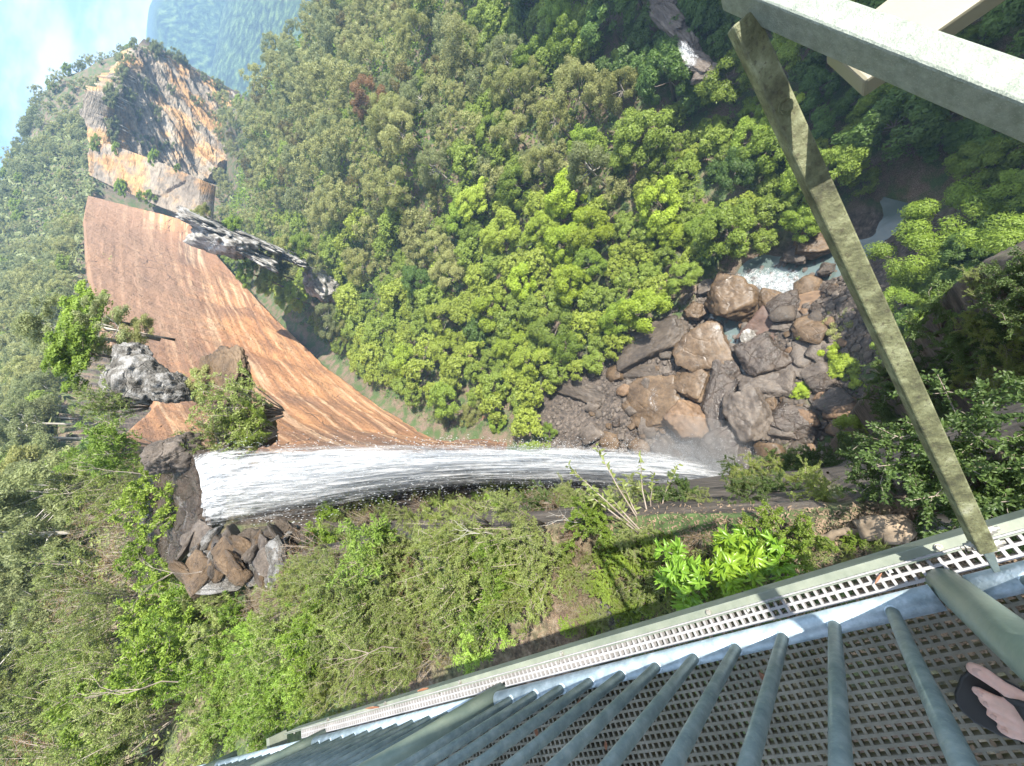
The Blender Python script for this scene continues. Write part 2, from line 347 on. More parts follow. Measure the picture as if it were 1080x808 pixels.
M_['roof'] = plain('added_roof_sheet', (.25, .27, .25), .6)
M_['wood'] = plain('grey_wood', (.20, .15, .10), .9, 0, .6, 9)
def watermat(name, col, rough, bs, sc_):
    m, nt, b = newmat(name); b.inputs['Base Color'].default_value = (*col, 1); b.inputs['Roughness'].default_value = rough; b.inputs['Specular IOR Level'].default_value = .7
    bump(nt, b, noise(nt, sc_, 5, .6), bs, .15); return m
M_['pool'] = watermat('pool_water', (.09, .12, .11), .06, .35, 1.2)
def foammat(name, cover, scale, mapscale, white=.72):
    """white water broken into strands: clear between them. uv.x across, uv.y along the flow"""
    m, nt, b = newmat(name); L = nt.links.new
    uv = N(nt, 'ShaderNodeAttribute', attribute_name='flow')
    u = N(nt, 'ShaderNodeAttribute', attribute_name='across'); cb = N(nt, 'ShaderNodeCombineXYZ'); L(u.outputs['Fac'], cb.inputs[0]); L(uv.outputs['Fac'], cb.inputs[1])
    at = N(nt, 'ShaderNodeAttribute', attribute_name='dens'); ly = N(nt, 'ShaderNodeAttribute', attribute_name='layer'); L(ly.outputs['Fac'], cb.inputs[2])
    n1 = noise(nt, scale, 9, .68, vec=cb.outputs[0], mapscale=mapscale)
    n2 = noise(nt, scale * 3, 6, .7, vec=cb.outputs[0], mapscale=(mapscale[0], mapscale[1] * 2.2, mapscale[2]))
    a = N(nt, 'ShaderNodeMath', operation='ADD'); L(mixf(nt, n1, n2, .45), a.inputs[0]); L(at.outputs['Fac'], a.inputs[1])
    mr = N(nt, 'ShaderNodeMapRange', interpolation_type='SMOOTHSTEP'); L(a.outputs[0], mr.inputs[0]); mr.inputs[1].default_value = cover; mr.inputs[2].default_value = cover + .26
    L(ramp(nt, mixf(nt, n2, n1, .6), [(.38, (.30, .36, .42)), (.46, (.60, .64, .68)), (.54, (white,) * 3)]), b.inputs['Base Color']); b.inputs['Roughness'].default_value = .6; b.inputs['Specular IOR Level'].default_value = .2
    tr = N(nt, 'ShaderNodeBsdfTranslucent'); tr.inputs[0].default_value = (.55, .58, .62, 1)
    ms = N(nt, 'ShaderNodeMixShader'); ms.inputs[0].default_value = .4; L(b.outputs[0], ms.inputs[1]); L(tr.outputs[0], ms.inputs[2])
    tp = N(nt, 'ShaderNodeBsdfTransparent'); m2 = N(nt, 'ShaderNodeMixShader'); L(mr.outputs[0], m2.inputs[0]); L(tp.outputs[0], m2.inputs[1]); L(ms.outputs[0], m2.inputs[2])
    L(m2.outputs[0], nt.nodes['Material Output'].inputs[0]); bump(nt, b, n1, .5, .06); return m
M_['fall'] = foammat('falling_water', .41, 1.0, (30, 4.6, 1), .80)
M_['rapid'] = foammat('rapid_foam', .44, 1.0, (7, 3, 1))
M_['trickle'] = foammat('trickle_foam', .62, 1.0, (14, 2.5, 1))
M_['spraym'] = plain('spray_drops', (.62, .65, .68), .4, 0, .02)

# ================================================================== TERRAIN
FLOOR = -68.0
def in_poly(x, y, P):
    x, y = np.asarray(x), np.asarray(y); r = np.zeros(x.shape, bool); n = len(P)
    for i in range(n):
        x1, y1 = P[i]; x2, y2 = P[(i + 1) % n]
        if y1 == y2: continue
        c = ((y1 > y) != (y2 > y)) & (x < (x2 - x1) * (y - y1) / (y2 - y1) + x1); r ^= c
    return r
def dist_poly(x, y, P, closed=False):
    x, y = np.asarray(x, float), np.asarray(y, float); d = np.full(x.shape, 1e9); n = len(P)
    for i in range(n if closed else n - 1):
        (x1, y1), (x2, y2) = P[i][:2], P[(i + 1) % n][:2]
        dx, dy = x2 - x1, y2 - y1; t = np.clip(((x - x1) * dx + (y - y1) * dy) / (dx * dx + dy * dy + 1e-9), 0, 1)
        d = np.minimum(d, np.hypot(x - x1 - t * dx, y - y1 - t * dy))
    return d
# rim of the gorge, plateau on the outside; unseen right-hand bend shaped to shade the gorge
RIM = [(118, 60), (98, 14), (76, -18), (57, -33), (34, -34), (13, -14), (4.2, -4.9), (.55, -.95), (.2, -.66), (-.07, -.46), (-.55, .38), (-.9, 1.15), (-1.31, 1.93), (-1.75, 2.64), (-2.62, 4.47),
       (-4.48, 7.16), (-6.28, 10.63), (-7.35, 14.2), (-5.45, 15.9), (-5.6, 16.9), (-7.3, 20.5), (-12.5, 34), (-18, 46), (-23, 60), (-26, 78), (-25, 98), (-23, 130), (-18, 164), (-2, 214), (12, 272), (26, 325), (50, 345),
       (66, 352), (88, 372), (110, 388), (150, 398), (160, 410), (150, 520), (120, 760), (60, 900), (900, 900), (900, 60)]
STREAM = [at_z(*p, FLOOR)[:2] for p in [(745, 508), (752, 430), (765, 345), (800, 300), (850, 292), (905, 268), (935, 240), (958, 214)]]
def plateau(x, y):
    d = np.hypot(x, y); az = np.degrees(np.arctan2(x, y))
    z = -2.9 + 0 * d
    z = z - .9 * sstep(d, 5, 15) * np.exp(-((az + 22) / 10) ** 2) * (1 - sstep(d, 17, 30))
    dr = dist_poly(x, y, RIM, True)
    hill = sstep(d, 32, 290) * 33 * sstep(dr, -6, 62) * (1 - sstep(az, 16.5, 22.5)) * sstep(az, -90, -40)
    z = z + hill + .35 * fbm(x / 5, y / 5, seed=4) * sstep(d, 3, 8) - 7 * sstep(az, 18, 25) * sstep(d, 200, 400)
    z = z - 9 * sstep(d, 100, 350) * sstep(az, 22, 40)
    return z
def gorge(x, y, di):
    d = np.hypot(x, y)
    z = FLOOR + 1.2 + .028 * np.maximum(d - 70, 0) + fbm(x / 30, y / 30, seed=1) * 3.5 * sstep(d, 45, 90) + .8 * fbm(x / 5, y / 5, seed=2, oct=5)
    z = z - 110 * sstep(d, 250, 430) * sstep(np.degrees(np.arctan2(x, y)), 19, 27) - 60 * sstep(d, 450, 800)
    t = (x - y) * .70711
    z = z + 46 * np.exp(-di / 8) * sstep(t, 6, 24) * (t > 0)
    # talus under the slab
    z = z + 7 * np.exp(-di / 9) * sstep(y, 25, 60) * (x < 30)
    # spur running down the middle of the forest
    z = z + 9 * np.exp(-(dist_poly(x, y, [(60, 120), (150, 330)]) / 30) ** 2)
    # steep far bank behind the creek
    z = z + sstep(x, 75, 150) * 8
    sd = dist_poly(x, y, STREAM)
    z = z - 3.0 * np.exp(-(sd / 4.5) ** 2)
    rock = sstep(dist_poly(x, y, [at_z(*p, FLOOR)[:2] for p in [(620, 430), (740, 440), (800, 350), (900, 300)]]), 13, 9)
    return z, rock
def wallw(x, y):
    t = (x - y) * .70711; d = np.hypot(x, y)
    wv = .9 + 10 * sstep(t, 12, 40) + 1.2 * sstep(d, 60, 200)
    return wv
def terrain(x, y):
    inside = in_poly(x, y, RIM); di = dist_poly(x, y, RIM, True); di = np.where(inside, di, 0)
    g, rock = gorge(x, y, di); p = plateau(x, y)
    k = sstep(di, 0, wallw(x, y) * 2)
    z = p + (g - p) * k; t = (x - y) * .70711
    led = np.where((di > 0) & (di < 4.5), -3.1 - 2.1 * di - 60 * sstep(di, 2.6, 4.3), -999) - 900 * (t < .6) - 900 * (t > 22) - 60 * (1 - sstep(t, .6, 4))
    return np.maximum(z, led), rock * k
def hits(U, Vv):
    D_ = np.stack([U - 540.0, Vv - 404.0, np.full(len(U), F)], -1); rx, ry, rz = D_ @ CX, D_ @ CY, D_ @ CZ; h = np.hypot(rx, ry); out = np.full((len(U), 4), np.nan)
    d = np.concatenate([.25 * 1.018 ** np.arange(0, 440)]); live = np.arange(len(U)); prev = np.zeros(len(U))
    for k in range(0, len(d), 40):
        dd_ = d[k:k + 40]; x = (rx / h)[live, None] * dd_; y = (ry / h)[live, None] * dd_; z = CAM_Z + (rz / h)[live, None] * dd_
        T, _ = terrain(x, y); b = z < T; an = b.any(1); j = b.argmax(1); ii = np.where(an)[0]
        out[live[ii]] = np.stack([x[ii, j[ii]], y[ii, j[ii]], T[ii, j[ii]], dd_[j[ii]]], -1); live = live[~an]
        if len(live) == 0: break
    return out
def hit(u, v):
    r_ = ray(u, v); d = np.concatenate([np.arange(.1, 40, .1), np.arange(40, 700, 1.)]); h = math.hypot(r_[0], r_[1]); x = r_[0] / h * d; y = r_[1] / h * d; z = CAM_Z + r_[2] / h * d
    T, _ = terrain(x, y); k = np.where(z < T)[0]
    return None if len(k) == 0 else np.array([x[k[0]], y[k[0]], T[k[0]], d[k[0]]])
def TZ(x, y): return float(terrain(np.array([x]), np.array([y]))[0][0])
naz = 560; az = np.linspace(0, 2 * np.pi, naz, endpoint=False)
rad = np.concatenate([[.02], .3 * 1.028 ** np.arange(0, 288)])
rad = rad[rad < 880]
A, Rr = np.meshgrid(az, rad); X = Rr * np.sin(A); Y = Rr * np.cos(A); Z, rock = terrain(X, Y)
nr = len(rad); V = np.stack([X, Y, Z], -1).reshape(-1, 3)
ii, jj = np.meshgrid(np.arange(nr - 1), np.arange(naz), indexing='ij'); j2 = (jj + 1) % naz
Fq = np.stack([ii * naz + jj, (ii + 1) * naz + jj, (ii + 1) * naz + j2, ii * naz + j2], -1).reshape(-1, 4)[:, ::-1]
tag(obj('ground', mesh('ground', V, Fq, M_['ground'], True, {'rocky': rock.ravel()})), kind='structure')

# creek water
def strip_water(name, P, wid, z, mat, nsub=8):
    P = np.array([p[:2] for p in P]); t = np.linspace(0, len(P) - 1, (len(P) - 1) * nsub + 1)
    Q = np.stack([np.interp(t, np.arange(len(P)), P[:, k]) for k in (0, 1)], -1)
    D = np.gradient(Q, axis=0); D /= np.linalg.norm(D, axis=1)[:, None]; Nn = np.stack([-D[:, 1], D[:, 0]], -1)
    zz = z if hasattr(z, '__len__') else [z] * len(P); zz = np.interp(t, np.arange(len(P)), zz)
    V = []; m = 7
    for k in range(m):
        a = (k / (m - 1) - .5) * wid; V.append(np.column_stack([Q + Nn * a, zz]))
    V = np.array(V).transpose(1, 0, 2).reshape(-1, 3)
    Fq = [(i * m + k, i * m + k + 1, (i + 1) * m + k + 1, (i + 1) * m + k) for i in range(len(Q) - 1) for k in range(m - 1)]
    return mesh(name, V, Fq, mat, True)
tag(obj('water', strip_water('water', STREAM[2:], 10, FLOOR - .1, M_['pool'])), kind='structure')
tag(obj('water', strip_water('plunge_water', STREAM[:3], 9, FLOOR - .05, M_['pool'])), kind='structure')

# far blue mountain
mx_ = np.linspace(-10, 62, 150); mr_ = np.linspace(1100, 3300, 90); MA, MR = np.meshgrid(np.radians(mx_), mr_)
MX, MY = MR * np.sin(MA), MR * np.cos(MA)
prof = 330 * sstep(MR, 1150, 2300 + 500 * fbm(MA * 4, 1.3, seed=21, oct=2)) * (1 + .18 * fbm(MA * 9, 0.2, seed=22, oct=3))
MZ = -330 + prof * .93 + 75 * fbm(MX / 380, MY / 380, seed=23, oct=6, rough=.55) * sstep(MR, 1150, 1500) + 16 * fbm(MX / 45, MY / 45, seed=25, oct=4)
MZ = np.minimum(MZ, -25 + 55 * (fbm(MA * 7, 3.3, seed=24, oct=3)) - 65 * sstep(np.degrees(MA), 24, 18) )
Fm = [(i * 150 + j, i * 150 + j + 1, (i + 1) * 150 + j + 1, (i + 1) * 150 + j) for i in range(89) for j in range(149)]
tag(obj('mountains', mesh('mountains', np.stack([MX, MY, MZ], -1).reshape(-1, 3), np.array(Fm), M_['far'], True)), kind='structure')
# low country between the gorge mouth and the mountain
gx = np.linspace(-2600, 3600, 60); gy = np.linspace(-2600, 3600, 60); GX, GY = np.meshgrid(gx, gy); GZ = -190 - 40 * fbm(GX / 700, GY / 700, seed=31)
Fg = [(i * 60 + j, i * 60 + j + 1, (i + 1) * 60 + j + 1, (i + 1) * 60 + j) for i in range(59) for j in range(59)]
tag(obj('lowland', mesh('lowland', np.stack([GX, GY, GZ], -1).reshape(-1, 3), np.array(Fg), M_['far'], True)), kind='structure')

# ================================================================== ROCK FACES
def loft(name, top, bot, nu, nv, mat, disp, skirt=5.0, tint=None, ledge=0.0, lfreq=.25, seed=5, fine=.25, block=0.0, flat=False, dip=(0, 0)):
    top, bot = np.array(top), np.array(bot); t = np.linspace(0, len(top) - 1, nu); k = np.arange(len(top))
    T = np.stack([np.interp(t, k, top[:, c]) for c in range(3)], -1); B = np.stack([np.interp(t, k, bot[:, c]) for c in range(3)], -1)
    s = np.linspace(0, 1, nv)[None, :, None]; P = T[:, None] * (1 - s) + B[:, None] * s
    du = np.gradient(P, axis=0); dv = np.gradient(P, axis=1); n = np.cross(du, dv); n /= np.linalg.norm(n, axis=-1)[..., None] + 1e-9
    if np.mean((n * (np.array([0, 0, CAM_Z]) - P)).sum(-1)) < 0: n = -n
    x, y, z = P[..., 0], P[..., 1], P[..., 2]
    h = fbm(x * .12 / fine * .25, y * .12 / fine * .25, z * .2 / fine * .25, oct=6, seed=seed, rough=.55) * disp
    bed = z - dip[0] * x - dip[1] * y; bed = bed - bed.mean(); wz = bed * lfreq + fbm(x * .02, y * .02, seed=seed + 9, oct=2) * (.8 if not block else .15)
    st = np.abs((wz % 1) - .5) * 2; h = h + ledge * (sstep(st, .1, .35) - .5) * (1 + .6 * vnoise(x * .1, y * .1, np.floor(wz), seed + 3)) + ledge * .8 * vnoise(x * .03, y * .03, np.floor(wz) * 7.7, seed + 5)
    if block:
        al = np.cumsum(np.linalg.norm(np.gradient(T, axis=0), axis=1))[:, None] + 0 * z; ly = np.floor(wz * 1.0); sh_ = _h(ly.astype(np.int64), 3, 5, seed) * 13; q1 = np.floor((al + sh_ + 3 * vnoise(al * .1, z * .1)) / 9); q2 = np.floor((al + sh_ * 3) / 3.7); ly2 = np.floor(wz * 3)
        h = h + block * (_h(q1.astype(np.int64), ly.astype(np.int64), 1, seed) - .5) * 2 + block * .4 * (_h(q2.astype(np.int64), ly2.astype(np.int64), 2, seed) - .5) * 2
    P = P + n * h[..., None]
    edge = np.zeros((nu, nv)); 
    P[:, 0] -= n[:, 0] * skirt; P[:, -1] -= n[:, -1] * skirt; P[0] -= n[0] * skirt; P[-1] -= n[-1] * skirt
    Fq = np.array([(i * nv + j, i * nv + j + 1, (i + 1) * nv + j + 1, (i + 1) * nv + j) for i in range(nu - 1) for j in range(nv - 1)])
    tt = np.zeros((nu, nv)) if tint is None else tint(t[:, None] / (len(top) - 1) + 0 * s[..., 0], s[..., 0] + 0 * t[:, None])
    return mesh(name, P.reshape(-1, 3), Fq, mat, not flat, {'tint': tt.ravel(), 'bed': bed.ravel()})
def dip_of(A_, B_):
    v_ = (B_ - A_)[:2]; return (B_[2] - A_[2]) * v_ / (v_ @ v_)
# the orange slab: rows from beside the fall away up the gorge
stop = [(-17.5, 46, -6), (-21.5, 60, -7), (-24, 78, -8), at_d(165, 425, 100), at_d(122, 385, 132), at_d(102, 330, 165), at_d(90, 270, 215), at_d(88, 225, 270), at_d(92, 205, 320)]
sbot = [(-12.5, 52, -66), (-15, 62, -66), at_z(520, 470, -66), at_z(460, 464, -64), at_z(400, 428, -63), at_z(350, 392, -61), at_z(300, 345, -57), at_z(250, 293, -49), at_z(196, 232, -33)]
stt = lambda u, v: .55 * sstep(u, .30, .75) * (1 - sstep(v, .30, .85)) + .18 * (1 - v) - .10
o = obj('orange_cliff', loft('orange_cliff', stop, sbot, 420, 150, M_['slab'], .28, 6, stt, .12, .12, 5, .35, .16))
tag(o, 'long sheer orange sandstone slab with dark stains and cracks above the green forest', 'cliff')
# upper cliff: lower orange block with its overhang
t1 = [at_d(96, 156, 330), at_d(112, 150, 318), at_d(140, 160, 305), at_d(172, 172, 290), at_d(214, 190, 270)]
b1 = [at_d(96, 186, 322), at_d(120, 198, 310), at_d(145, 208, 298), at_d(172, 220, 284), at_d(212, 234, 266)]
o = obj('cliff_block', loft('cliff_block', t1, b1, 220, 90, M_['cliff'], 1.0, 8, None, 1.1, .2, 15, .5, .8, True, dip_of(at_d(100, 160, 325), at_d(210, 205, 270))))
tag(o, 'squared orange cliff block with a shadowed overhang at its left, above the long slab', 'cliff')
t2 = [at_d(112, 150, 345), at_d(118, 105, 365), at_d(122, 72, 390), at_d(142, 42, 420)]
t2 = [at_d(118, 108, 350), at_d(128, 76, 375), at_d(146, 46, 400), at_d(180, 60, 410), at_d(214, 82, 420), at_d(252, 106, 430)]
b2 = [at_d(108, 158, 340), at_d(146, 176, 345), at_d(176, 192, 350), at_d(208, 196, 352), at_d(238, 168, 362), at_d(254, 128, 385)]
o = obj('cliff_tier', loft('cliff_tier', t2, b2, 330, 190, M_['cliff'], 1.6, 10, None, 2.0, .11, 25, .5, 1.3, True, dip_of(at_d(150, 62, 415), at_d(236, 134, 370))))
tag(o, 'banded grey and yellow cliff with dark ledges topped by scrub, under the blue mountain', 'cliff')
# ground the far cliffs stand on (so that they are solid from the side)
def hill_patch(name, P, nu, nv, mat, rough=2):
    P = np.array(P); 
    return loft(name, P[0], P[1], nu, nv, mat, rough, 0, None, 0, .1, 44)

def rock_mesh(name, mat, seed, sub=4, planes=9, rough=.07):
    r = np.random.default_rng(seed)
    import bmesh
    bm = bmesh.new(); bmesh.ops.create_icosphere(bm, subdivisions=sub, radius=1)
    V = np.array([v.co[:] for v in bm.verts]); Fc = [[v.index for v in f.verts] for f in bm.faces]; bm.free()
    Nn = r.normal(size=(planes, 3)); Nn /= np.linalg.norm(Nn, axis=1)[:, None]
    Nn = np.vstack([Nn, [[0, 0, 1], [0, 0, -1]], np.array([[1, .1, .1], [-1, .1, 0], [.1, 1, 0], [0, -1, .15]])]); Nn /= np.linalg.norm(Nn, axis=1)[:, None]
    d = np.concatenate([r.uniform(.62, .95, planes), [.7, .8], r.uniform(.72, .92, 4)])
    dots = V @ Nn.T; q = np.where(dots > .02, d / np.maximum(dots, .02), 9); rad = -np.log(np.exp(-q * 55).sum(1)) / 55
    rad = np.minimum(rad, 1.25)
    rad = rad * (1 + rough * fbm(V[:, 0] * 2.5 + seed, V[:, 1] * 2.5, V[:, 2] * 4, oct=6, seed=seed, rough=.68))
    return mesh(name, V * rad[:, None], np.array(Fc), M_[mat], False)
def place_rock(u, v, ln, wd, ang, mat, label, z=FLOOR, hf=.62, seed=0, cat='boulder', sub=4, group=None, name='boulder', rough=.075, lift=.25, tiltv=.12):
    c = at_z(u, v, z); a = R(ang); e1 = at_z(u + ln / 2 * math.cos(a), v + ln / 2 * math.sin(a), z) - c; e2 = at_z(u - wd / 2 * math.sin(a), v + wd / 2 * math.cos(a), z) - c
    L1, L2 = np.linalg.norm(e1) * 1.04, np.linalg.norm(e2) * 1.08; h = hf * (L1 + L2) / 2
    o = obj(name, rock_mesh(name, mat, seed * 7 + 3, 5 if sub == 4 else sub, 9, rough))
    r = random.Random(seed)
    o.location = (c[0], c[1], z + h * lift); o.scale = (L1 / .84, L2 / .84, h / .8); o.rotation_euler = (r.uniform(-tiltv, tiltv), r.uniform(-tiltv, tiltv), math.atan2(e1[1], e1[0]))
    return tag(o, label, cat, group)
BO = [
 (773, 320, 56, 40, 10, 'rock_brown', 'big rounded brown boulder below the white rapid', .75),
 (741, 369, 58, 46, -15, 'rock_brown', 'smooth broad brown slab rock left of the wet chute', .4),
 (804, 380, 48, 38, -25, 'rock_wet', 'shiny black jagged boulder right of the wet chute', .7),
 (727, 403, 36, 30, 20, 'rock_brown', 'flat wet brown rock just above the squared orange boulder', .5),
 (723, 443, 43, 40, 0, 'rock_tan', 'squared orange brown boulder beside the foot of the waterfall', .7),
 (757, 424, 34, 58, 15, 'rock_wet', 'pale glistening wet rock ramp in the middle of the boulders', .35),
 (790, 441, 48, 58, -15, 'rock_grey', 'largest grey furrowed boulder over the dark plunge hollow', .8),
 (804, 409, 46, 30, -12, 'rock_grey', 'wedge shaped grey boulder above the largest furrowed one', .6),
 (687, 364, 74, 34, -28, 'rock_dark', 'long dark slanting boulder against the forest edge', .5),
 (675, 394, 48, 18, 5, 'rock_dark', 'thin dark slab under the long slanting boulder', .35),
 (692, 425, 60, 50, -5, 'rock_brown', 'brown sloping bedrock with a white trickle down its face', .3),
 (614, 412, 62, 24, 18, 'rock_dark', 'flat dark slab at the left end of the boulder field', .4),
 (592, 430, 30, 20, 12, 'rock_dark', 'small dark slab left of the flat dark one', .4),
 (835, 446, 56, 32, 12, 'rock_wet', 'smooth black boulder right of the largest furrowed one', .6),
 (848, 458, 30, 20, 0, 'rock_dark', 'low black rock at the right end of the plunge hollow', .5),
 (836, 384, 28, 24, 20, 'rock_grey', 'grey angular rock right of the shiny jagged boulder', .5),
 (855, 396, 26, 20, -40, 'rock_grey', 'grey split rock beside the bright green ferns', .5),
 (855, 370, 26, 26, -30, 'rock_grey', 'mossy grey rock below the small leafy sapling', .5),
 (766, 389, 24, 32, -25, 'rock_wet', 'narrow wet rock splitting the stream between boulders', .5),
 (789, 357, 17, 15, -20, 'rock_lichen', 'small pale rock under the big rounded boulder', .7),
 (824, 344, 18, 11, 5, 'rock_grey', 'small grey rock lying on the pink bedrock', .6),
 (856, 324, 108, 30, -8, 'rock_tan', 'long flat tan bedrock shelf beside the white rapid', .16),
 (818, 350, 62, 44, 20, 'rock_pink', 'smooth pinkish bedrock sheet below the flat tan shelf', .14),
 (734, 329, 22, 18, 10, 'rock_brown', 'small brown boulder at the trees above the smooth slab', .6),
 (856, 260, 40, 24, -25, 'rock_brown', 'brown boulder on the far bank behind the rapid', .6),
 (872, 285, 15, 12, 0, 'rock_dark', 'small round dark rock standing in the calm pool', .8),
 (927, 281, 32, 22, 20, 'rock_dark', 'dark boulder in the pool just right of the steel brace', .6),
 (658, 379, 20, 20, 40, 'rock_dark', 'small dark block at the left tip of the long slanting boulder', .6),
 (903, 446, 46, 22, -20, 'rock_grey', 'pointed slate grey rock in the shade below the ferns', .5),
 (888, 420, 22, 18, 10, 'rock_brown', 'reddish brown rock among the low shaded ferns', .5),
 (868, 339, 26, 18, -30, 'rock_grey', 'grey rock at the lower edge of the tan shelf', .5),
 (714, 364, 16, 22, -40, 'rock_brown', 'slim brown rock between the long dark boulder and the smooth slab', .6),
 (813, 318, 32, 20, 5, 'rock_brown', 'brown rock under the rapid right of the rounded boulder', .4),
 (761, 474, 52, 42, -20, 'rock_wet', 'black wet rock in the spray at the foot of the waterfall', .6),
 (800, 498, 46, 34, 10, 'rock_wet', 'wet black rock in the deepest shade of the plunge hollow', .5),
 (832, 508, 36, 26, 20, 'rock_wet', 'black rock at the near right edge of the plunge hollow', .5),
 (811, 424, 20, 24, -30, 'rock_brown', 'brown stone wedged right of the largest furrowed boulder', .6),
 (868, 424, 24, 20, 0, 'rock_dark', 'dark rock below the grey split rock', .5),
 (735, 385, 22, 14, 30, 'rock_dark', 'dark sliver of rock under the smooth broad slab', .4),
 (775, 412, 18, 20, 10, 'rock_wet', 'small wet rock left of the wedge shaped boulder', .5),
 (700, 392, 20, 16, 0, 'rock_grey', 'pale grey rock above the sloping bedrock', .5),
 (648, 452, 24, 16, 30, 'rock_dark', 'dark rock at the lower edge of the rubble fan', .5),
 (664, 428, 22, 14, -20, 'rock_grey', 'grey rock in the rubble left of the sloping bedrock', .5),
 (745, 303, 18, 12, -20, 'rock_grey', 'grey rock at the left end of the rapid', .5),
 (840, 270, 24, 16, 10, 'rock_dark', 'dark rock above the right end of the rapid', .5),
 (900, 300, 18, 12, 10, 'rock_brown', 'brown rock at the pool edge beside the steel brace', .5),
]
for i, (u, v, a, b_, an, m_, lb, hf) in enumerate(BO):
    place_rock(u, v, a, b_, an, m_, lb, FLOOR + (.9 if hf > .2 else .5), hf, seed=i + 1)
# rubble fan: small stones, individually
r = random.Random(5); proto = [rock_mesh('stone', m_, 50 + i, 3, 6, .07) for i, m_ in enumerate(['rock_dark', 'rock_grey', 'rock_wet', 'rock_brown', 'rock_grey', 'rock_tan', 'rock_brown'])]
cnt = 0
while cnt < 290:
    u, v = r.uniform(585, 900), r.uniform(300, 520)
    if TZ(*at_z(u, v, FLOOR + .5)[:2]) > FLOOR + 5: continue
    if not in_poly(np.array([u]), np.array([v]), [(585, 440), (640, 395), (700, 340), (760, 300), (880, 300), (900, 440), (860, 520), (760, 505), (640, 470)])[0]: continue
    s = r.choice([.4, .5, .6, .8, 1.0, 1.4, 2.0]); p = at_z(u, v, FLOOR + .5); z = TZ(p[0], p[1])
    o = obj('stone', r.choice(proto)); o.location = (p[0], p[1], max(z, FLOOR) + s * .25); o.scale = (s * r.uniform(.8, 1.4), s, s * .6); o.rotation_euler = (r.uniform(-.3, .3), r.uniform(-.3, .3), r.uniform(0, 6.3))
    left = u < 720
    tag(o, 'small wet stone in the rubble fan left of the squared orange boulder' if left else 'small loose stone lodged among the big boulders right of the squared orange one', 'stone', 'stones of the rubble fan' if left else 'loose stones between the boulders'); cnt += 1
rgs = np.random.default_rng(12); GV = []; GF = []; gn = 0; base = []
for q in proto[:4]:
    a = np.zeros(len(q.vertices) * 3, np.float32); q.vertices.foreach_get('co', a); base.append((a.reshape(-1, 3), np.array([tuple(p.vertices) for p in q.polygons])))
CU = np.stack([rgs.uniform(570, 930, 6000), rgs.uniform(270, 530, 6000)], -1); CU = CU[in_poly(CU[:, 0], CU[:, 1], [(575, 445), (630, 392), (700, 330), (760, 290), (900, 260), (925, 330), (915, 440), (870, 525), (760, 515), (640, 480)])]
for u, v in CU:
    P = at_z(u, v, FLOOR + .5)
    if TZ(P[0], P[1]) > FLOOR + 4: continue
    s = rgs.choice([.12, .16, .2, .25, .35, .5]); a, f = base[rgs.integers(0, 4)]; c, s_ = math.cos(u), math.sin(u)
    GV.append(a @ np.array([[c, s_, 0], [-s_, c, 0], [0, 0, .7]]) * s * np.array([1.2, .9, 1]) + np.array([P[0], P[1], 0])); GF.append(f + gn); gn += len(a)
GV = np.concatenate(GV); cz = terrain(GV[:, 0], GV[:, 1])[0]; GV[:, 2] += np.maximum(cz, FLOOR - .3) + .05
tag(obj('rubble', mesh('rubble', GV, np.concatenate(GF), M_['rock_grey'])), kind='stuff')
# rocks of the far gully at the top
for i, (u, v, a, b_, an) in enumerate([(705, 22, 40, 22, 40), (722, 45, 34, 20, 50), (735, 68, 30, 18, 20), (700, 5, 26, 18, 10), (745, 78, 24, 12, -10)]):
    o = place_rock(u, v, a, b_, an, 'rock_grey', ['upper left shelf of bare rock in the dark gully at the top edge', 'bare rock with white water in the dark gully', 'grey rock at the lower end of the dark gully', 'topmost bare rock in the dark gully', 'pale rock at the tree line below the dark gully'][i], FLOOR + 9, .35, seed=80 + i, rough=.12)
# grey ledge rocks at the slab foot
LG = [(222, 238, 30, 8, 32, 'pale rock ledge above the square grey block', 150), (232, 256, 20, 20, 5, 'square grey block standing on the slab edge', 140), (262, 250, 30, 6, 28, 'long white topped rock ledge running down beside the slab', 150),
      (262, 266, 28, 8, 33, 'brown undercut rock shelf right of the square block', 143), (338, 300, 26, 16, 45, 'white weathered rock outcrop between dark scrub and bright trees', 150), (308, 272, 26, 7, 35, 'jagged grey ledge at the lower end of the white topped one', 150),
      (408, 248, 26, 12, 20, 'small pale rock outcrop showing through the forest canopy', 150)]
for i, (u, v, a, b_, an, lb, dist) in enumerate(LG):
    c = at_d(u, v, dist * 1.0)
    place_rock(u, v, a, b_, an, 'rock_lichen', lb, c[2], .8, seed=120 + i, rough=.14, cat='rock', name='rock_ledge', lift=0)

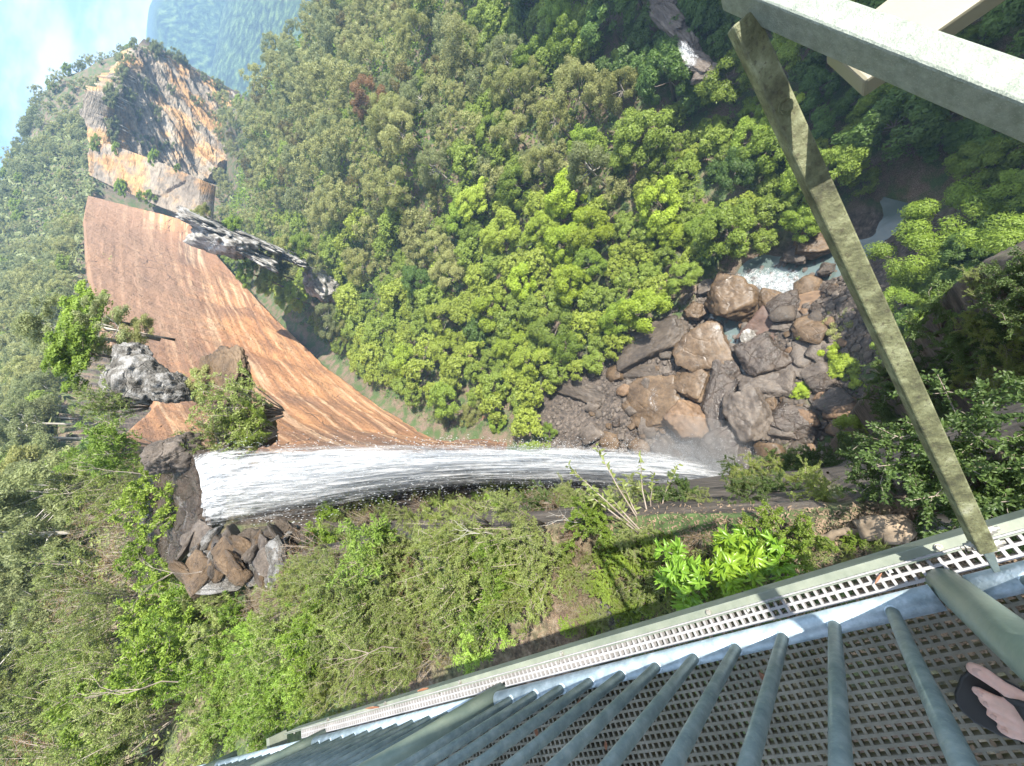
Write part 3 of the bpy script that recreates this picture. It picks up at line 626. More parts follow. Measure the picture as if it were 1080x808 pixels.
# ---- the lip: creek bed, outcrops and broken rock
ctop = [at_d(206, 474, 16.6), at_d(208, 500, 16.3), at_d(210, 530, 16.1), at_d(213, 566, 15.9)]
cbk = [at_d(180, 488, 19.0), at_d(160, 520, 19.4), at_d(158, 560, 19.8), at_d(168, 606, 19.0)]
cfar = [at_d(165, 476, 27), at_d(140, 500, 28), at_d(130, 560, 28), at_d(140, 620, 26)]
o = obj('creek_bed', loft('creek_bed', cbk, ctop, 60, 60, M_['rock_wet'], .22, .3, None, .1, 2.0, 61, .05)); tag(o, kind='structure')
o = obj('creek_bed', loft('creek_bed_upper', cfar, cbk, 60, 60, M_['rock_wet'], .25, .3, None, .12, 2.0, 62, .05)); tag(o, kind='structure')
def rockd(u, v, dist, ln, wd, ang, mat, label, seed, hf=.9, name='rock_outcrop', rough=.13, sub=5, tilt=.2):
    c = at_d(u, v, dist); sc_ = np.linalg.norm(c - np.array([0, 0, CAM_Z])); 
    # metres per pixel along and across at that point
    dep = proj(c)[2]; m_ = float(dep) / F * (sc_ / float(dep)) ** .6
    o = obj(name, rock_mesh(name, mat, seed, sub, 12, rough)); o.location = c
    o.scale = (ln * m_ / 2 / .84, ln * m_ / 2 / .84 * .9, wd * m_ / 2 / .8 * hf); o.rotation_euler = (tilt, -tilt, R(ang)); return tag(o, label, 'rock')
rockd(140, 402, 24, 44, 44, 20, 'rock_lichen', 'large lichen white outcrop on the plateau edge left of the yellow bush', 201, rough=.09)
rockd(133, 376, 25, 30, 22, 70, 'rock_lichen', 'rounded white topped rock crowning the large lichen outcrop', 202)
rockd(178, 408, 22, 24, 34, 10, 'rock_lichen', 'grey upright rock between the lichen outcrop and the yellow bush', 203)
rockd(272, 448, 17.6, 40, 32, 20, 'rock_brown', 'rounded brown rock shoulder just above the waterfall', 204, rough=.08)
rockd(245, 452, 17.8, 44, 24, 0, 'rock_grey', 'dark rock under the yellow bush beside the waterfall lip', 205)
rockd(240, 400, 21, 60, 22, 30, 'rock_brown', 'weathered brown ledge behind the yellow bush', 206)
rockd(182, 480, 17.4, 30, 50, 0, 'rock_grey', 'grey cracked rock at the left end of the waterfall lip', 207)
# broken shards below the lip on the near side
sh_lab = ['tan', 'brown', 'grey', 'dark']
r = random.Random(9)
stopn = [at_d(205, 560, 15.6), at_d(240, 566, 14.2), at_d(275, 562, 12.6), at_d(310, 560, 11.0)]
sbotn = [at_d(196, 640, 14.6), at_d(228, 640, 13.0), at_d(262, 640, 11.5), at_d(300, 630, 10.0)]
for i in range(60):
    u, v = r.uniform(198, 300), r.uniform(564, 612); dd = np.interp(u, [200, 310], [14.6, 10.4]) - (v - 600) * .01 + r.uniform(-.3, .5)
    o = rockd(u, v, dd, r.uniform(14, 40), r.uniform(5, 12), r.uniform(0, 180), ['rock_brown', 'rock_grey', 'rock_brown', 'rock_dark', 'rock_grey', 'rock_lichen'][i % 6], 'jagged rock shard on the broken face under the near end of the lip', 300 + i, name='rock_shard', rough=.1, sub=3, tilt=r.uniform(-.7, .7))
    o['group'] = 'rock shards under the lip'

# ================================================================== THE WATERFALL
topc = [(207, 478), (215, 470), (250, 466), (300, 464), (380, 463), (460, 465), (540, 467), (600, 467), (660, 469), (700, 472), (738, 478)]
botc = [(213, 561), (222, 560), (250, 558), (300, 553), (380, 536), (460, 520), (540, 515), (600, 519), (660, 526), (700, 532), (750, 538)]
RD = [16.2, 15.9, 15.6, 15.4, 15.2, 15.1, 15.1, 15.1, 15.2, 15.4, 15.8]
fall = empty('waterfall', tuple(at_d(210, 520, 16)))
tag(fall, 'white plunging waterfall streaming off the rock lip down to the boulders', 'waterfall')
def curtain(layer, off, dens, seed, shrink=0.):
    nu, nv = 90, 360
    k = np.arange(len(topc)); t = np.linspace(0, 1, nv) ** 1.0 * (len(topc) - 1)
    tp = np.array([at_d(*p, d) for p, d in zip(topc, RD)]); bp = np.array([at_d(*p, d) for p, d in zip(botc, RD)])
    Tt = np.stack([np.interp(t, k, tp[:, c]) for c in range(3)], -1); Bb = np.stack([np.interp(t, k, bp[:, c]) for c in range(3)], -1)
    for q in range(160):
        Tt[2:-2] = (Tt[:-4] + Tt[4:] + 2 * Tt[2:-2]) / 4; Bb[2:-2] = (Bb[:-4] + Bb[4:] + 2 * Bb[2:-2]) / 4
    u = np.linspace(0, 1, nu); ue = u * (1 - shrink) + shrink / 2
    P = Tt[None] * (1 - ue)[:, None, None] + Bb[None] * ue[:, None, None]
    out_ = -P.copy(); out_[..., 2] = 0; out_ /= np.linalg.norm(out_, axis=-1)[..., None]
    v = np.linspace(0, 1, nv); wd = np.linalg.norm(Tt - Bb, axis=1)
    bulge = np.sin(np.pi * u)[:, None] * (wd * .28)[None]
    P = P + out_ * (bulge + off * (1 + 2 * v))[..., None]
    P = P + out_ * (.10 + .5 * v)[None, :, None] * fbm(u[:, None] * 14, v[None] * 10 + 0 * u[:, None], seed=seed, oct=4)[..., None]
    ed = np.minimum(u, 1 - u)[:, None]
    den = dens - .34 * np.exp(-ed / (.05 + .14 * v[None])) + .05 * sstep(v, .02, .0)[None] + .12 * np.sin(np.pi * u)[:, None] * sstep(v, .1, .5)[None] + .05 * sstep(v, .4, .8)[None] - .12 * sstep(v, .96, 1.)[None]
    Fq = np.array([(i * nv + j, i * nv + j + 1, (i + 1) * nv + j + 1, (i + 1) * nv + j) for i in range(nu - 1) for j in range(nv - 1)])
    # flow: metres fallen; stretches with depth
    zz = (Tt[0, 2] - P[..., 2]); across = np.repeat(u[:, None], nv, 1); fl = np.sqrt(np.maximum(zz, 0) + .02)
    return mesh('water_sheet', P.reshape(-1, 3), Fq, M_['fall'], True, {'flow': (fl / 4).ravel(), 'across': (across + .015 * fbm(across * 5, fl, seed=seed + 3)).ravel(), 'dens': den.ravel(), 'layer': np.full(nu * nv, layer * 3.1)})
def keep(o, base):
    o.location = -Vector(base.location); return o
for i, (off, dn, shr) in enumerate([(-.5, .06, .0), (-.2, .0, .0), (.1, -.05, .02), (.4, -.09, .0)]):
    keep(obj('water_sheet', curtain(i, off, dn, 70 + i * 5, shr), fall), fall)
# flying drops in one mesh, strands drawn out along the fall
def drops(n, seed):
    r = np.random.default_rng(seed); k = np.arange(len(topc)); v = r.beta(2.6, 1.4, n); t = v * (len(topc) - 1)
    tp = np.array([at_d(*p, d) for p, d in zip(topc, RD)]); bp = np.array([at_d(*p, d) for p, d in zip(botc, RD)])
    Tt = np.stack([np.interp(t, k, tp[:, c]) for c in range(3)], -1); Bb = np.stack([np.interp(t, k, bp[:, c]) for c in range(3)], -1)
    u = r.uniform(-.03, 1.03, n) + r.normal(0, .02, n) * (1 + 5 * v); P = Tt * (1 - u)[:, None] + Bb * u[:, None]
    out_ = -P.copy(); out_[:, 2] = 0; out_ /= np.linalg.norm(out_, axis=1)[:, None]; wd = np.linalg.norm(Tt - Bb, axis=1)
    P += out_ * (np.sin(np.pi * np.clip(u, 0, 1)) * wd * .28 + r.normal(0, .25, n) * (1 + 2.5 * v))[:, None]
    ln = r.uniform(.006, .02, n) * (1 + 7 * v); w_ = r.uniform(.001, .003, n) * (1 + 9 * v)
    D = np.stack([r.normal(0, .12, n), r.normal(0, .12, n), -np.ones(n)], -1); a = r.uniform(0, 6.3, n); s1 = np.stack([np.cos(a), np.sin(a), 0 * a], -1)
    s2 = np.stack([-np.sin(a), np.cos(a), 0 * a], -1)
    tip0 = P - D * ln[:, None]; tip1 = P + D * ln[:, None]; e = [P + s1 * w_[:, None], P + s2 * w_[:, None], P - s1 * w_[:, None] - s2 * w_[:, None]]
    V = np.stack([tip0, e[0], e[1], e[2], tip1], 1).reshape(-1, 3); b = np.arange(n)[:, None] * 5
    Fc = np.concatenate([b + np.array(x) for x in [(0, 1, 2), (0, 2, 3), (0, 3, 1), (4, 2, 1), (4, 3, 2), (4, 1, 3)]])
    return mesh('spray', V, Fc, M_['spraym'])
o = keep(obj('spray', drops(7000, 3), fall), fall); tag(o, kind='stuff')
# trickle streams over the creek bed above the lip, rapids and pool foam
def ribbon(name, P, W, mat, seed, dens=0., nu=14, lift=.02, vs=1., terr=False, parent=None):
    P = np.array(P, float); t = np.linspace(0, len(P) - 1, 80); k = np.arange(len(P)); Q = np.stack([np.interp(t, k, P[:, c]) for c in range(3)], -1)
    D = np.gradient(Q, axis=0); D /= np.linalg.norm(D, axis=1)[:, None]; Nn = np.cross(D, (0, 0, 1)); Nn /= np.linalg.norm(Nn, axis=1)[:, None] + 1e-6
    ww = np.interp(t, k, W); u = np.linspace(-.5, .5, nu); V = Q[None] + Nn[None] * (u[:, None, None] * ww[None, :, None])
    V[..., 2] += lift + .15 * ww.mean() * .2 * fbm(V[..., 0], V[..., 1], seed=seed, oct=3)
    L_ = np.concatenate([[0], np.cumsum(np.linalg.norm(np.diff(Q, axis=0), axis=1))])
    den = dens - .25 * np.exp(-(.5 - np.abs(u)) / .12)[:, None] + 0 * ww[None] - .25 * np.exp(-np.minimum(t, len(P) - 1 - t) / .25)[None]
    n = 80; Fq = np.array([(i * n + j, i * n + j + 1, (i + 1) * n + j + 1, (i + 1) * n + j) for i in range(nu - 1) for j in range(n - 1)])
    return obj(name, mesh(name, V.reshape(-1, 3), Fq, mat, True, {'flow': np.repeat(L_[None] * vs, nu, 0).ravel(), 'across': np.repeat((u[:, None] + .5), n, 1).ravel(), 'dens': den.ravel(), 'layer': np.full(nu * n, seed * 1.7)}), parent)
z0 = FLOOR
for i, (P, W, dn) in enumerate([
    ([(738, 312), (765, 302), (800, 296), (835, 302), (862, 310)], [2.5, 4, 5.5, 5.5, 3], .07),
    ([(790, 290), (815, 300), (850, 306)], [2, 4, 3], .05),
    ([(775, 345), (765, 362), (758, 385), (752, 410), (748, 440), (745, 470)], [3, 2.5, 2.5, 3, 4, 6], -.02)]):
    o = ribbon('rapid', [at_z(*p, z0 + .8) for p in P], W, M_['rapid'], 90 + i, dn, vs=.35)
    tag(o, ['white foaming rapid behind the rounded brown boulder', 'white riffle leading the rapid into the calm pool', 'thin bright stream threading between the boulders to the fall foot'][i], 'rapid')
o = ribbon('rapid', [at_z(692, 398, z0 + 4.2), at_z(688, 420, z0 + 4.0), at_z(690, 448, z0 + 3.5)], [1.0, 2.2, 4.0], M_['rapid'], 97, -.01, vs=.4); tag(o, 'white trickle spreading down the brown sloping bedrock', 'trickle')
o = ribbon('rapid', [at_z(716, 42, z0 + 13), at_z(724, 56, z0 + 12.5), at_z(735, 72, z0 + 12)], [1.5, 2, 3], M_['rapid'], 98, .1, vs=.4); tag(o, 'short white cascade in the dark gully at the top', 'cascade')
for i, (P, W) in enumerate([([(184, 520), (196, 530), (207, 538)], .5), ([(187, 555), (184, 575), (181, 596)], .35), ([(204, 528), (200, 550), (196, 566)], .5)]):
    o = ribbon('trickle', [at_d(*p, np.interp(p[0], [160, 207], [19.6, 16.4]) - .1) for p in P], [W] * len(P), M_['trickle'], 100 + i, .16, nu=8, lift=.12)
    tag(o, ['short white runnel reaching the middle of the waterfall lip', 'thin white runnel on the wet rock furthest from the lip', 'white runnel along the wet rock just left of the lip'][i], 'runnel')
# splash: burst of drops at the foot
def splash(n, seed):
    r = np.random.default_rng(seed); c = at_z(742, 508, FLOOR + .5); th = r.uniform(0, 6.3, n); rr = np.abs(r.normal(0, 4.2, n)); h = np.abs(r.normal(0, 1, n)) * 7 * np.exp(-rr / 4.5)
    P = np.stack([c[0] + rr * np.cos(th), c[1] + rr * np.sin(th), c[2] + h], -1)
    s = r.uniform(.02, .055, n)[:, None]; D = r.normal(size=(n, 4, 3)); V = (P[:, None] + D * s[:, None]).reshape(-1, 3); b = np.arange(n)[:, None] * 4
    return mesh('splash', V, np.concatenate([b + np.array(x) for x in [(0, 1, 2), (0, 2, 3), (0, 3, 1), (1, 3, 2)]]), M_['spraym'])
o = keep(obj('splash', splash(70000, 4), fall), fall); tag(o, kind='stuff')
# mist hanging at the foot of the fall: a soft volume
def mist(name, c, sx, sy, sz, dens):
    m = bpy.data.materials.new(name); m.use_nodes = True; nt = m.node_tree; nt.nodes.remove(nt.nodes['Principled BSDF']); v = N(nt, 'ShaderNodeVolumePrincipled'); v.inputs['Color'].default_value = (.95, .96, .98, 1); v.inputs['Anisotropy'].default_value = .2
    t = N(nt, 'ShaderNodeTexCoord'); ln = N(nt, 'ShaderNodeVectorMath', operation='LENGTH'); nt.links.new(t.outputs['Object'], ln.inputs[0])
    r_ = ramp(nt, ln.outputs['Value'], [(0, 1.), (.5, .35), (.98, 0.)]); nz = noise(nt, 2.5, 3, vec=t.outputs['Object']); rn = ramp(nt, nz, [(.35, .2), (.7, 1.)])
    q = N(nt, 'ShaderNodeMath', operation='MULTIPLY'); nt.links.new(r_, q.inputs[0]); nt.links.new(rn, q.inputs[1]); q2 = N(nt, 'ShaderNodeMath', operation='MULTIPLY'); nt.links.new(q.outputs[0], q2.inputs[0]); q2.inputs[1].default_value = dens
    nt.links.new(q2.outputs[0], v.inputs['Density']); nt.links.new(v.outputs[0], nt.nodes['Material Output'].inputs['Volume'])
    o = obj(name, rock_mesh(name, 'rock_grey', 1, 3, 0, 0)); o.data.materials.clear(); o.data.materials.append(m); o.location = c; o.scale = (sx, sy, sz); return tag(o, kind='stuff')
mist('mist', tuple(at_z(728, 503, FLOOR + 6)), 11, 10, 14, .32)

# ================================================================== VEGETATION
def rot_basis(n, r):
    n = n / (np.linalg.norm(n, axis=1)[:, None] + 1e-9); a = r.normal(size=n.shape); a -= (a * n).sum(1)[:, None] * n; a /= np.linalg.norm(a, axis=1)[:, None] + 1e-9
    return n, a, np.cross(n, a)
def quads(C, Nn, size, asp, r):
    """one small bent leaf-spray face per point"""
    n, a, b = rot_basis(Nn, r); s = size[:, None]; w_ = s * asp
    V = np.stack([C - a * s, C + b * w_ - n * s * .12, C + a * s, C - b * w_ - n * s * .12], 1).reshape(-1, 3)
    return V, (np.arange(len(C))[:, None] * 4 + np.arange(4))
def crown_mesh(kind, seed, n, mat, leaf=.3, hgt=1.0, gap=.0):
    """crown of unit radius centred on the origin, made of leafy puffs"""
    r = np.random.default_rng(seed)
    if kind == 'cauli': nb, br = 42, (.17, .30)
    elif kind == 'gum': nb, br = 36, (.14, .27)
    else: nb, br = 26, (.18, .34)
    th = r.uniform(0, 2 * np.pi, nb); ph = np.arccos(r.uniform(-.35, 1, nb)); q = r.uniform(.62, .92, nb) * (1 + .15 * np.sin(3 * th + seed))
    B = np.stack([q * np.sin(ph) * np.cos(th), q * np.sin(ph) * np.sin(th), q * np.cos(ph) * hgt], -1); Rb = r.uniform(*br, nb)
    if kind == 'layer': B[:, 2] = np.round(B[:, 2] * 3) / 3 + r.normal(0, .03, nb)
    per = (Rb ** 2 / (Rb ** 2).sum() * n).astype(int) + 1; C = []; Nn = []; T = []
    for i in range(nb):
        m = per[i]; d = r.normal(size=(m, 3)); d[:, 2] = np.where(r.random(m) < .8, np.abs(d[:, 2]), d[:, 2]); d /= np.linalg.norm(d, axis=1)[:, None]
        fl = .55 if kind == 'layer' else .8; f = np.where(r.random(m) < .75, r.uniform(.8, 1.06, m), r.uniform(.2, .8, m))
        lump = 1 + .22 * vnoise(d[:, 0] * 3.1 + i * 7, d[:, 1] * 3.1, d[:, 2] * 3.1, seed)
        p = B[i] + d * np.array([1, 1, fl]) * (Rb[i] * f * lump)[:, None]
        if kind == 'gum': p[:, 2] -= np.abs(r.normal(0, .05, m)); 
        nn = d + r.normal(0, .75 if kind == 'gum' else .45, (m, 3)) + np.array([0, 0, .35])
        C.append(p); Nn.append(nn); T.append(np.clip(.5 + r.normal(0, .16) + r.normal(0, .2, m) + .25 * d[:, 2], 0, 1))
    C = np.concatenate(C); Nn = np.concatenate(Nn); T = np.concatenate(T); sz = r.uniform(.6, 1.25, len(C)) * leaf
    V, Fq = quads(C, Nn, sz, .5 if kind == 'cauli' else .34, r)
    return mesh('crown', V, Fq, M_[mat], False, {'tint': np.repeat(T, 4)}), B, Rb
def trunk_mesh(B, h, seed, mat, base_r=.05, nl=9):
    r = random.Random(seed); mb = MB(); lean = (r.uniform(-.1, .1), r.uniform(-.1, .1))
    mb.tube([(lean[0], lean[1], -h), (lean[0] * .6, lean[1] * .6, -h * .55), (0, 0, -.2), (.03, -.02, .35)], [base_r * 1.3, base_r, base_r * .8, base_r * .35], 7)
    for i in r.sample(range(len(B)), min(nl, len(B))):
        e = np.array(B[i]); s_ = np.array([0, 0, r.uniform(-.5, 0.1)]); m_ = (s_ + e) / 2 + np.array([r.uniform(-.1, .1), r.uniform(-.1, .1), -.08])
        mb.tube([s_, m_, e, e * 1.08], [base_r * .5, base_r * .32, base_r * .16, base_r * .05], 5)
    return mb.mesh('trunk', M_[mat], True)
SP = {  # kind, material, leaf size (unit crown), crown height ratio, trunk length, bark
 'bright': ('cauli', 'bright', .058, .85, 1.7, 'bark'), 'green': ('cauli', 'green', .055, .9, 1.7, 'bark'), 'deep': ('cauli', 'deep', .055, .9, 1.7, 'bark'),
 'olive': ('gum', 'olive', .050, 1.15, 2.2, 'bark2'), 'grey': ('gum', 'grey', .050, 1.1, 2.2, 'pale'), 'rust': ('gum', 'rust', .05, 1.1, 2.2, 'bark2'), 'layer': ('layer', 'green', .05, .8, 1.8, 'bark')}
PROT = {}; LOW = {}
for si, (k, (kd, mt, lf, hg, tl, bk)) in enumerate(SP.items()):
    PROT[k] = []
    for v in range(3 if k in ('rust', 'layer') else 4):
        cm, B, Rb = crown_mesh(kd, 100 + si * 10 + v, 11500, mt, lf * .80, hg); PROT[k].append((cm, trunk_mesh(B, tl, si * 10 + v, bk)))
    cm, B, Rb = crown_mesh(kd, 500 + si, 2300, mt, lf * 1.5, hg); a = np.zeros(len(cm.vertices) * 3, np.float32); cm.vertices.foreach_get('co', a)
    t = np.zeros(len(cm.vertices), np.float32); cm.attributes['tint'].data.foreach_get('value', t); LOW[k] = (a.reshape(-1, 3), t)
FARN = []
def lower(k, P, rad, rot, seed):
    a, t = LOW[k]; c, s = math.cos(rot), math.sin(rot); V = a @ np.array([[c, s, 0], [-s, c, 0], [0, 0, 1]]) * rad + np.array(P); FARN.append((k, V, np.clip(t + random.Random(seed).uniform(-.35, .35), 0, 1)))
LBL = {
 'bright': ('bright lime green rainforest tree', 'rainforest tree'), 'green': ('mid green rainforest tree with rounded crown', 'rainforest tree'), 'deep': ('deep green rainforest tree', 'rainforest tree'),
 'olive': ('olive eucalypt with feathery crown', 'eucalypt tree'), 'grey': ('grey green eucalypt with thin crown', 'eucalypt tree'), 'rust': ('rusty brown tinged eucalypt', 'eucalypt tree'), 'layer': ('green tree with flat tiers', 'tiered tree')}
def zone(u, v):
    if u < 250 and v < 420: return 'on the hazy hill above the orange cliff'
    if u < 330 and v < 260: return 'between the banded cliff and the mountain skyline'
    if u < 480 and v > 200: return 'at the foot of the orange slab'
    if u > 900: return 'in the gorge right of the steel brace'
    if v < 90: return 'high in the forest along the top edge'
    if u < 560: return 'in the middle of the left forest slope'
    if u < 740 and v > 190: return 'beside the boulder field'
    return 'on the slope left of the steel brace'
ROCKPX = [(572, 452), (580, 415), (640, 385), (690, 335), (735, 300), (790, 272), (850, 245), (900, 240), (925, 200), (965, 225), (955, 290), (930, 330), (960, 380), (945, 440), (905, 480), (860, 540), (745, 530), (640, 500), (560, 470)]
r = random.Random(21); trees = []
def allowed(x, y, z):
    u, v, dz = proj(np.array([x, y, z])); u, v, dz = float(u), float(v), float(dz)
    if not (dz > 2): return None
    return (u, v, dz)
# candidates: gorge first, then plateau and hill
grid = {}
def free(x, y, rad, kf=.60):
    for dx in (-1, 0, 1):
        for dy in (-1, 0, 1):
            for (a, b, c) in grid.get((int(x // 14) + dx, int(y // 14) + dy), ()):
                if math.hypot(a - x, b - y) < (rad + c) * kf: return False
    return True
tries = 0
SL = [tuple(p[:2]) for p in sbot]
CL = [tuple(p[:2]) for p in t1 + t2]
cand = []
rr_ = np.random.default_rng(33)
for d0, d1, n in ((4, 60, 5000), (60, 130, 6000), (130, 260, 7000), (260, 520, 6000)):
    dd = np.sqrt(rr_.uniform(d0 ** 2, d1 ** 2, n)); a_ = np.radians(rr_.uniform(-50, 150, n)); xx = dd * np.sin(a_); yy = dd * np.cos(a_)
    zz, rk = terrain(xx, yy); ins = in_poly(xx, yy, RIM); di = dist_poly(xx, yy, RIM, True); sd = dist_poly(xx, yy, STREAM); ds = dist_poly(xx, yy, SL); dc = dist_poly(xx, yy, CL)
    for q in range(n): cand.append((xx[q], yy[q], zz[q], bool(ins[q]), di[q], sd[q], ds[q], dc[q], dd[q]))
for (x, y, z, ins, di, sd, ds, dc, d) in cand:
    if not ins and (d < 26 or (x > 8 and d < 150)): continue
    pj = allowed(x, y, z)
    if not pj: continue
    u, v, dz = pj
    if ins:
        if di < (2.5 if d < 60 else (4 if z < -20 else 0)): continue
        if sd < (5.5 if d < 38 else 3.0): continue
        if in_poly(np.array([u]), np.array([v]), ROCKPX)[0]: continue
        if (ds < 7 and z < -15) or (z > -40 and d > 60 and di > 1.2 and x < 60): continue
    if dc < 9 and ins and d > 200: continue
    
    u2, v2, _ = proj(np.array([x, y, z + 9])); 
    if u < -70 or u2 > 1120 or v2 < -50 or v2 > 860 or (ins and u2 < -60): continue
    # species by where it stands
    w_ = r.random()
    if not ins: k = 'grey' if w_ < .5 else ('olive' if w_ < .9 else 'green')
    elif u2 > 905: k = 'deep' if w_ < .6 else ('layer' if w_ < .85 else 'green')
    elif v2 < 70 and u2 > 620: k = 'deep' if w_ < .7 else 'green'
    elif u2 < 470 and v2 < 215 + (u2 - 200) * .05: k = 'olive' if w_ < .6 else ('grey' if w_ < .86 else ('rust' if w_ < .92 else 'green'))
    elif u2 < 660 and 50 < v2 < 190: k = 'olive' if w_ < .6 else ('green' if w_ < .85 else 'grey')
    elif u2 < 470 and v2 < 290: k = 'olive' if w_ < .4 else ('green' if w_ < .7 else 'bright')
    elif 340 < u2 < 720 and v2 > 190: k = 'bright' if w_ < .62 else ('green' if w_ < .95 else 'deep')
    else: k = 'green' if w_ < .6 else ('bright' if w_ < .78 else 'deep')
    rad = r.uniform(2.1, 5.2) if k in ('bright', 'green', 'deep', 'layer') else r.uniform(2.8, 6.2)
    if d < 60 and ins: rad *= .85
    if not ins: rad = r.uniform(1.8, 3.2) if d < 60 else r.uniform(2.5, 4.2)
    if u2 > 930 and ins: rad *= 1.15
    if dc < 30 and d > 200: rad *= .8
    if dz < 24 or not free(x, y, rad, .60 if ins else .45): continue
    grid.setdefault((int(x // 14), int(y // 14)), []).append((x, y, rad)); trees.append((dz, x, y, z, rad, k, u2, v2, ins, d))
trees.sort(key=lambda q: -q[4] / q[0])
print('trees', len(trees))
for i, (dz, x, y, z, rad, k, u, v, ins, d) in enumerate(trees):
    s_ = rad * r.uniform(.9, 1.12); hg = SP[k][3]; tl = SP[k][4]
    lift = rad * (r.uniform(.75, 1.25) if ins else r.uniform(.5, .8)) * (1.15 if k in ('olive', 'grey', 'rust') else 1)
    P = (x, y, z + lift)
    if i < 300:
        cm, tm = PROT[k][r.randrange(len(PROT[k]))]
        e = empty('eucalypt_tree' if k in ('olive', 'grey', 'rust') else 'rainforest_tree', (x, y, z)); e.rotation_euler.z = r.uniform(0, 6.28)
        c = obj('crown', cm, e); c.location = (0, 0, lift); c.scale = (rad * r.uniform(.85, 1.15), rad * r.uniform(.85, 1.15), s_); c.rotation_euler = (r.uniform(-.2, .2), r.uniform(-.2, .2), 0)
        t = obj('trunk', tm, e); t.location = (0, 0, lift); t.scale = (rad, rad, s_ * .75)
        lb = LBL[k][0] + ' ' + zone(u, v); tag(e, lb, LBL[k][1], (LBL[k][1] + 's ' + zone(u, v)))
    else: lower(k, P, rad, r.uniform(0, 6.28), i)
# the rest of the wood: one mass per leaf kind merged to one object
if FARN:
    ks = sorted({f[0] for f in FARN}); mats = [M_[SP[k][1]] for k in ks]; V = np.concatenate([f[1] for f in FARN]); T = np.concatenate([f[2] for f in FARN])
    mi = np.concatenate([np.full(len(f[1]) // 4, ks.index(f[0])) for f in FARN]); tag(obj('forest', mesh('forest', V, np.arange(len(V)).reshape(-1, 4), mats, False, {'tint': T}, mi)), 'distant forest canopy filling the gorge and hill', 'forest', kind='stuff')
# ground cover under the trees and along the plateau: leaf sprays
def cover(name, n, dmin, dmax, amin, amax, size, mat, seed, filt, up=.25):
    rg = np.random.default_rng(seed); d = np.sqrt(rg.uniform(dmin ** 2, dmax ** 2, n)); a = np.radians(rg.uniform(amin, amax, n)); x, y = d * np.sin(a), d * np.cos(a); z, rk = terrain(x, y)
    ok = filt(x, y, z, rk, d); x, y, z, d = x[ok], y[ok], z[ok], d[ok]; nn = len(x); cl = .5 + .5 * fbm(x * .5, y * .5, seed=seed)
    C = np.stack([x, y, z + np.abs(rg.normal(0, up, nn)) * (1 + cl)], -1); Nv = rg.normal(0, .6, (nn, 3)) + np.array([0, 0, 1]); sz = size * rg.uniform(.6, 1.4, nn) * (d / dmax) ** .5
    V, Fq = quads(C, Nv, sz, .4, rg); return tag(obj(name, mesh(name, V, Fq, M_[mat], False, {'tint': np.repeat(np.clip(.4 + .5 * cl + rg.normal(0, .2, nn), 0, 1), 4)})), kind='stuff')
cover('undergrowth', 90000, 6, 180, -25, 140, .45, 'deep', 51, lambda x, y, z, rk, d: in_poly(x, y, RIM) & (rk < .3) & (dist_poly(x, y, STREAM) > 5) & (dist_poly(x, y, SL) > 3) & (z < -20), .7)
cover('undergrowth', 70000, 60, 420, -22, 24, 1.5, 'grey', 53, lambda x, y, z, rk, d: (z > -14) & ((dist_poly(x, y, RIM, True) > .2) | ~in_poly(x, y, RIM)) & ~(in_poly(x, y, RIM) & (z < -6)), .9)
cover('undergrowth', 40000, 60, 330, 5, 50, 1.0, 'green', 54, lambda x, y, z, rk, d: in_poly(x, y, RIM) & (z < -20) & (dist_poly(x, y, SL) > 2), 1.0)
cover('undergrowth', 50000, 14, 60, -60, 10, .16, 'fine', 52, lambda x, y, z, rk, d: ~in_poly(x, y, RIM) & (dist_poly(x, y, [tuple(c[:2]) for c in ctop + cbk[::-1]]) > 1.5), .35)
# scrub on the cliffs' ledges
def scrub_on(Ptop, Pbot, n, size, rng_s, mat, fr):
    rg = np.random.default_rng(rng_s); T = np.array(Ptop); B = np.array(Pbot); k = np.arange(len(T)); t = rg.uniform(0, len(T) - 1, n); s = rg.choice(fr, n) + rg.normal(0, .03, n)
    P = np.stack([np.interp(t, k, T[:, c]) * (1 - s) + np.interp(t, k, B[:, c]) * s for c in range(3)], -1); return P, rg
for (tp_, bt_, n, sz, sd_, mt, fr, lb) in ((t2, b2, 64, 5.5, 5, 'grey', (.0, .0, .02, .3, .5, .75), 'scrubby grey green bush clinging to a ledge of the banded cliff'), (t1, b1, 12, 4.0, 6, 'green', (.0, .9), 'small green bush on the edge of the squared cliff block')):
    P, rg = scrub_on(tp_, bt_, n, sz, sd_, mt, fr)
    for p in P:
        cm = PROT['grey' if mt == 'grey' else 'green'][rg.integers(0, 3)]; e = empty('ledge_bush', tuple(p)); c = obj('crown', cm[0], e); q = sz * rg.uniform(.5, 1.1); c.scale = (q, q, q * .8); t = obj('trunk', cm[1], e); t.scale = (q, q, q * .6)
        tag(e, lb, 'bush', 'bushes on ' + ('the banded cliff' if mt == 'grey' else 'the squared cliff block'))
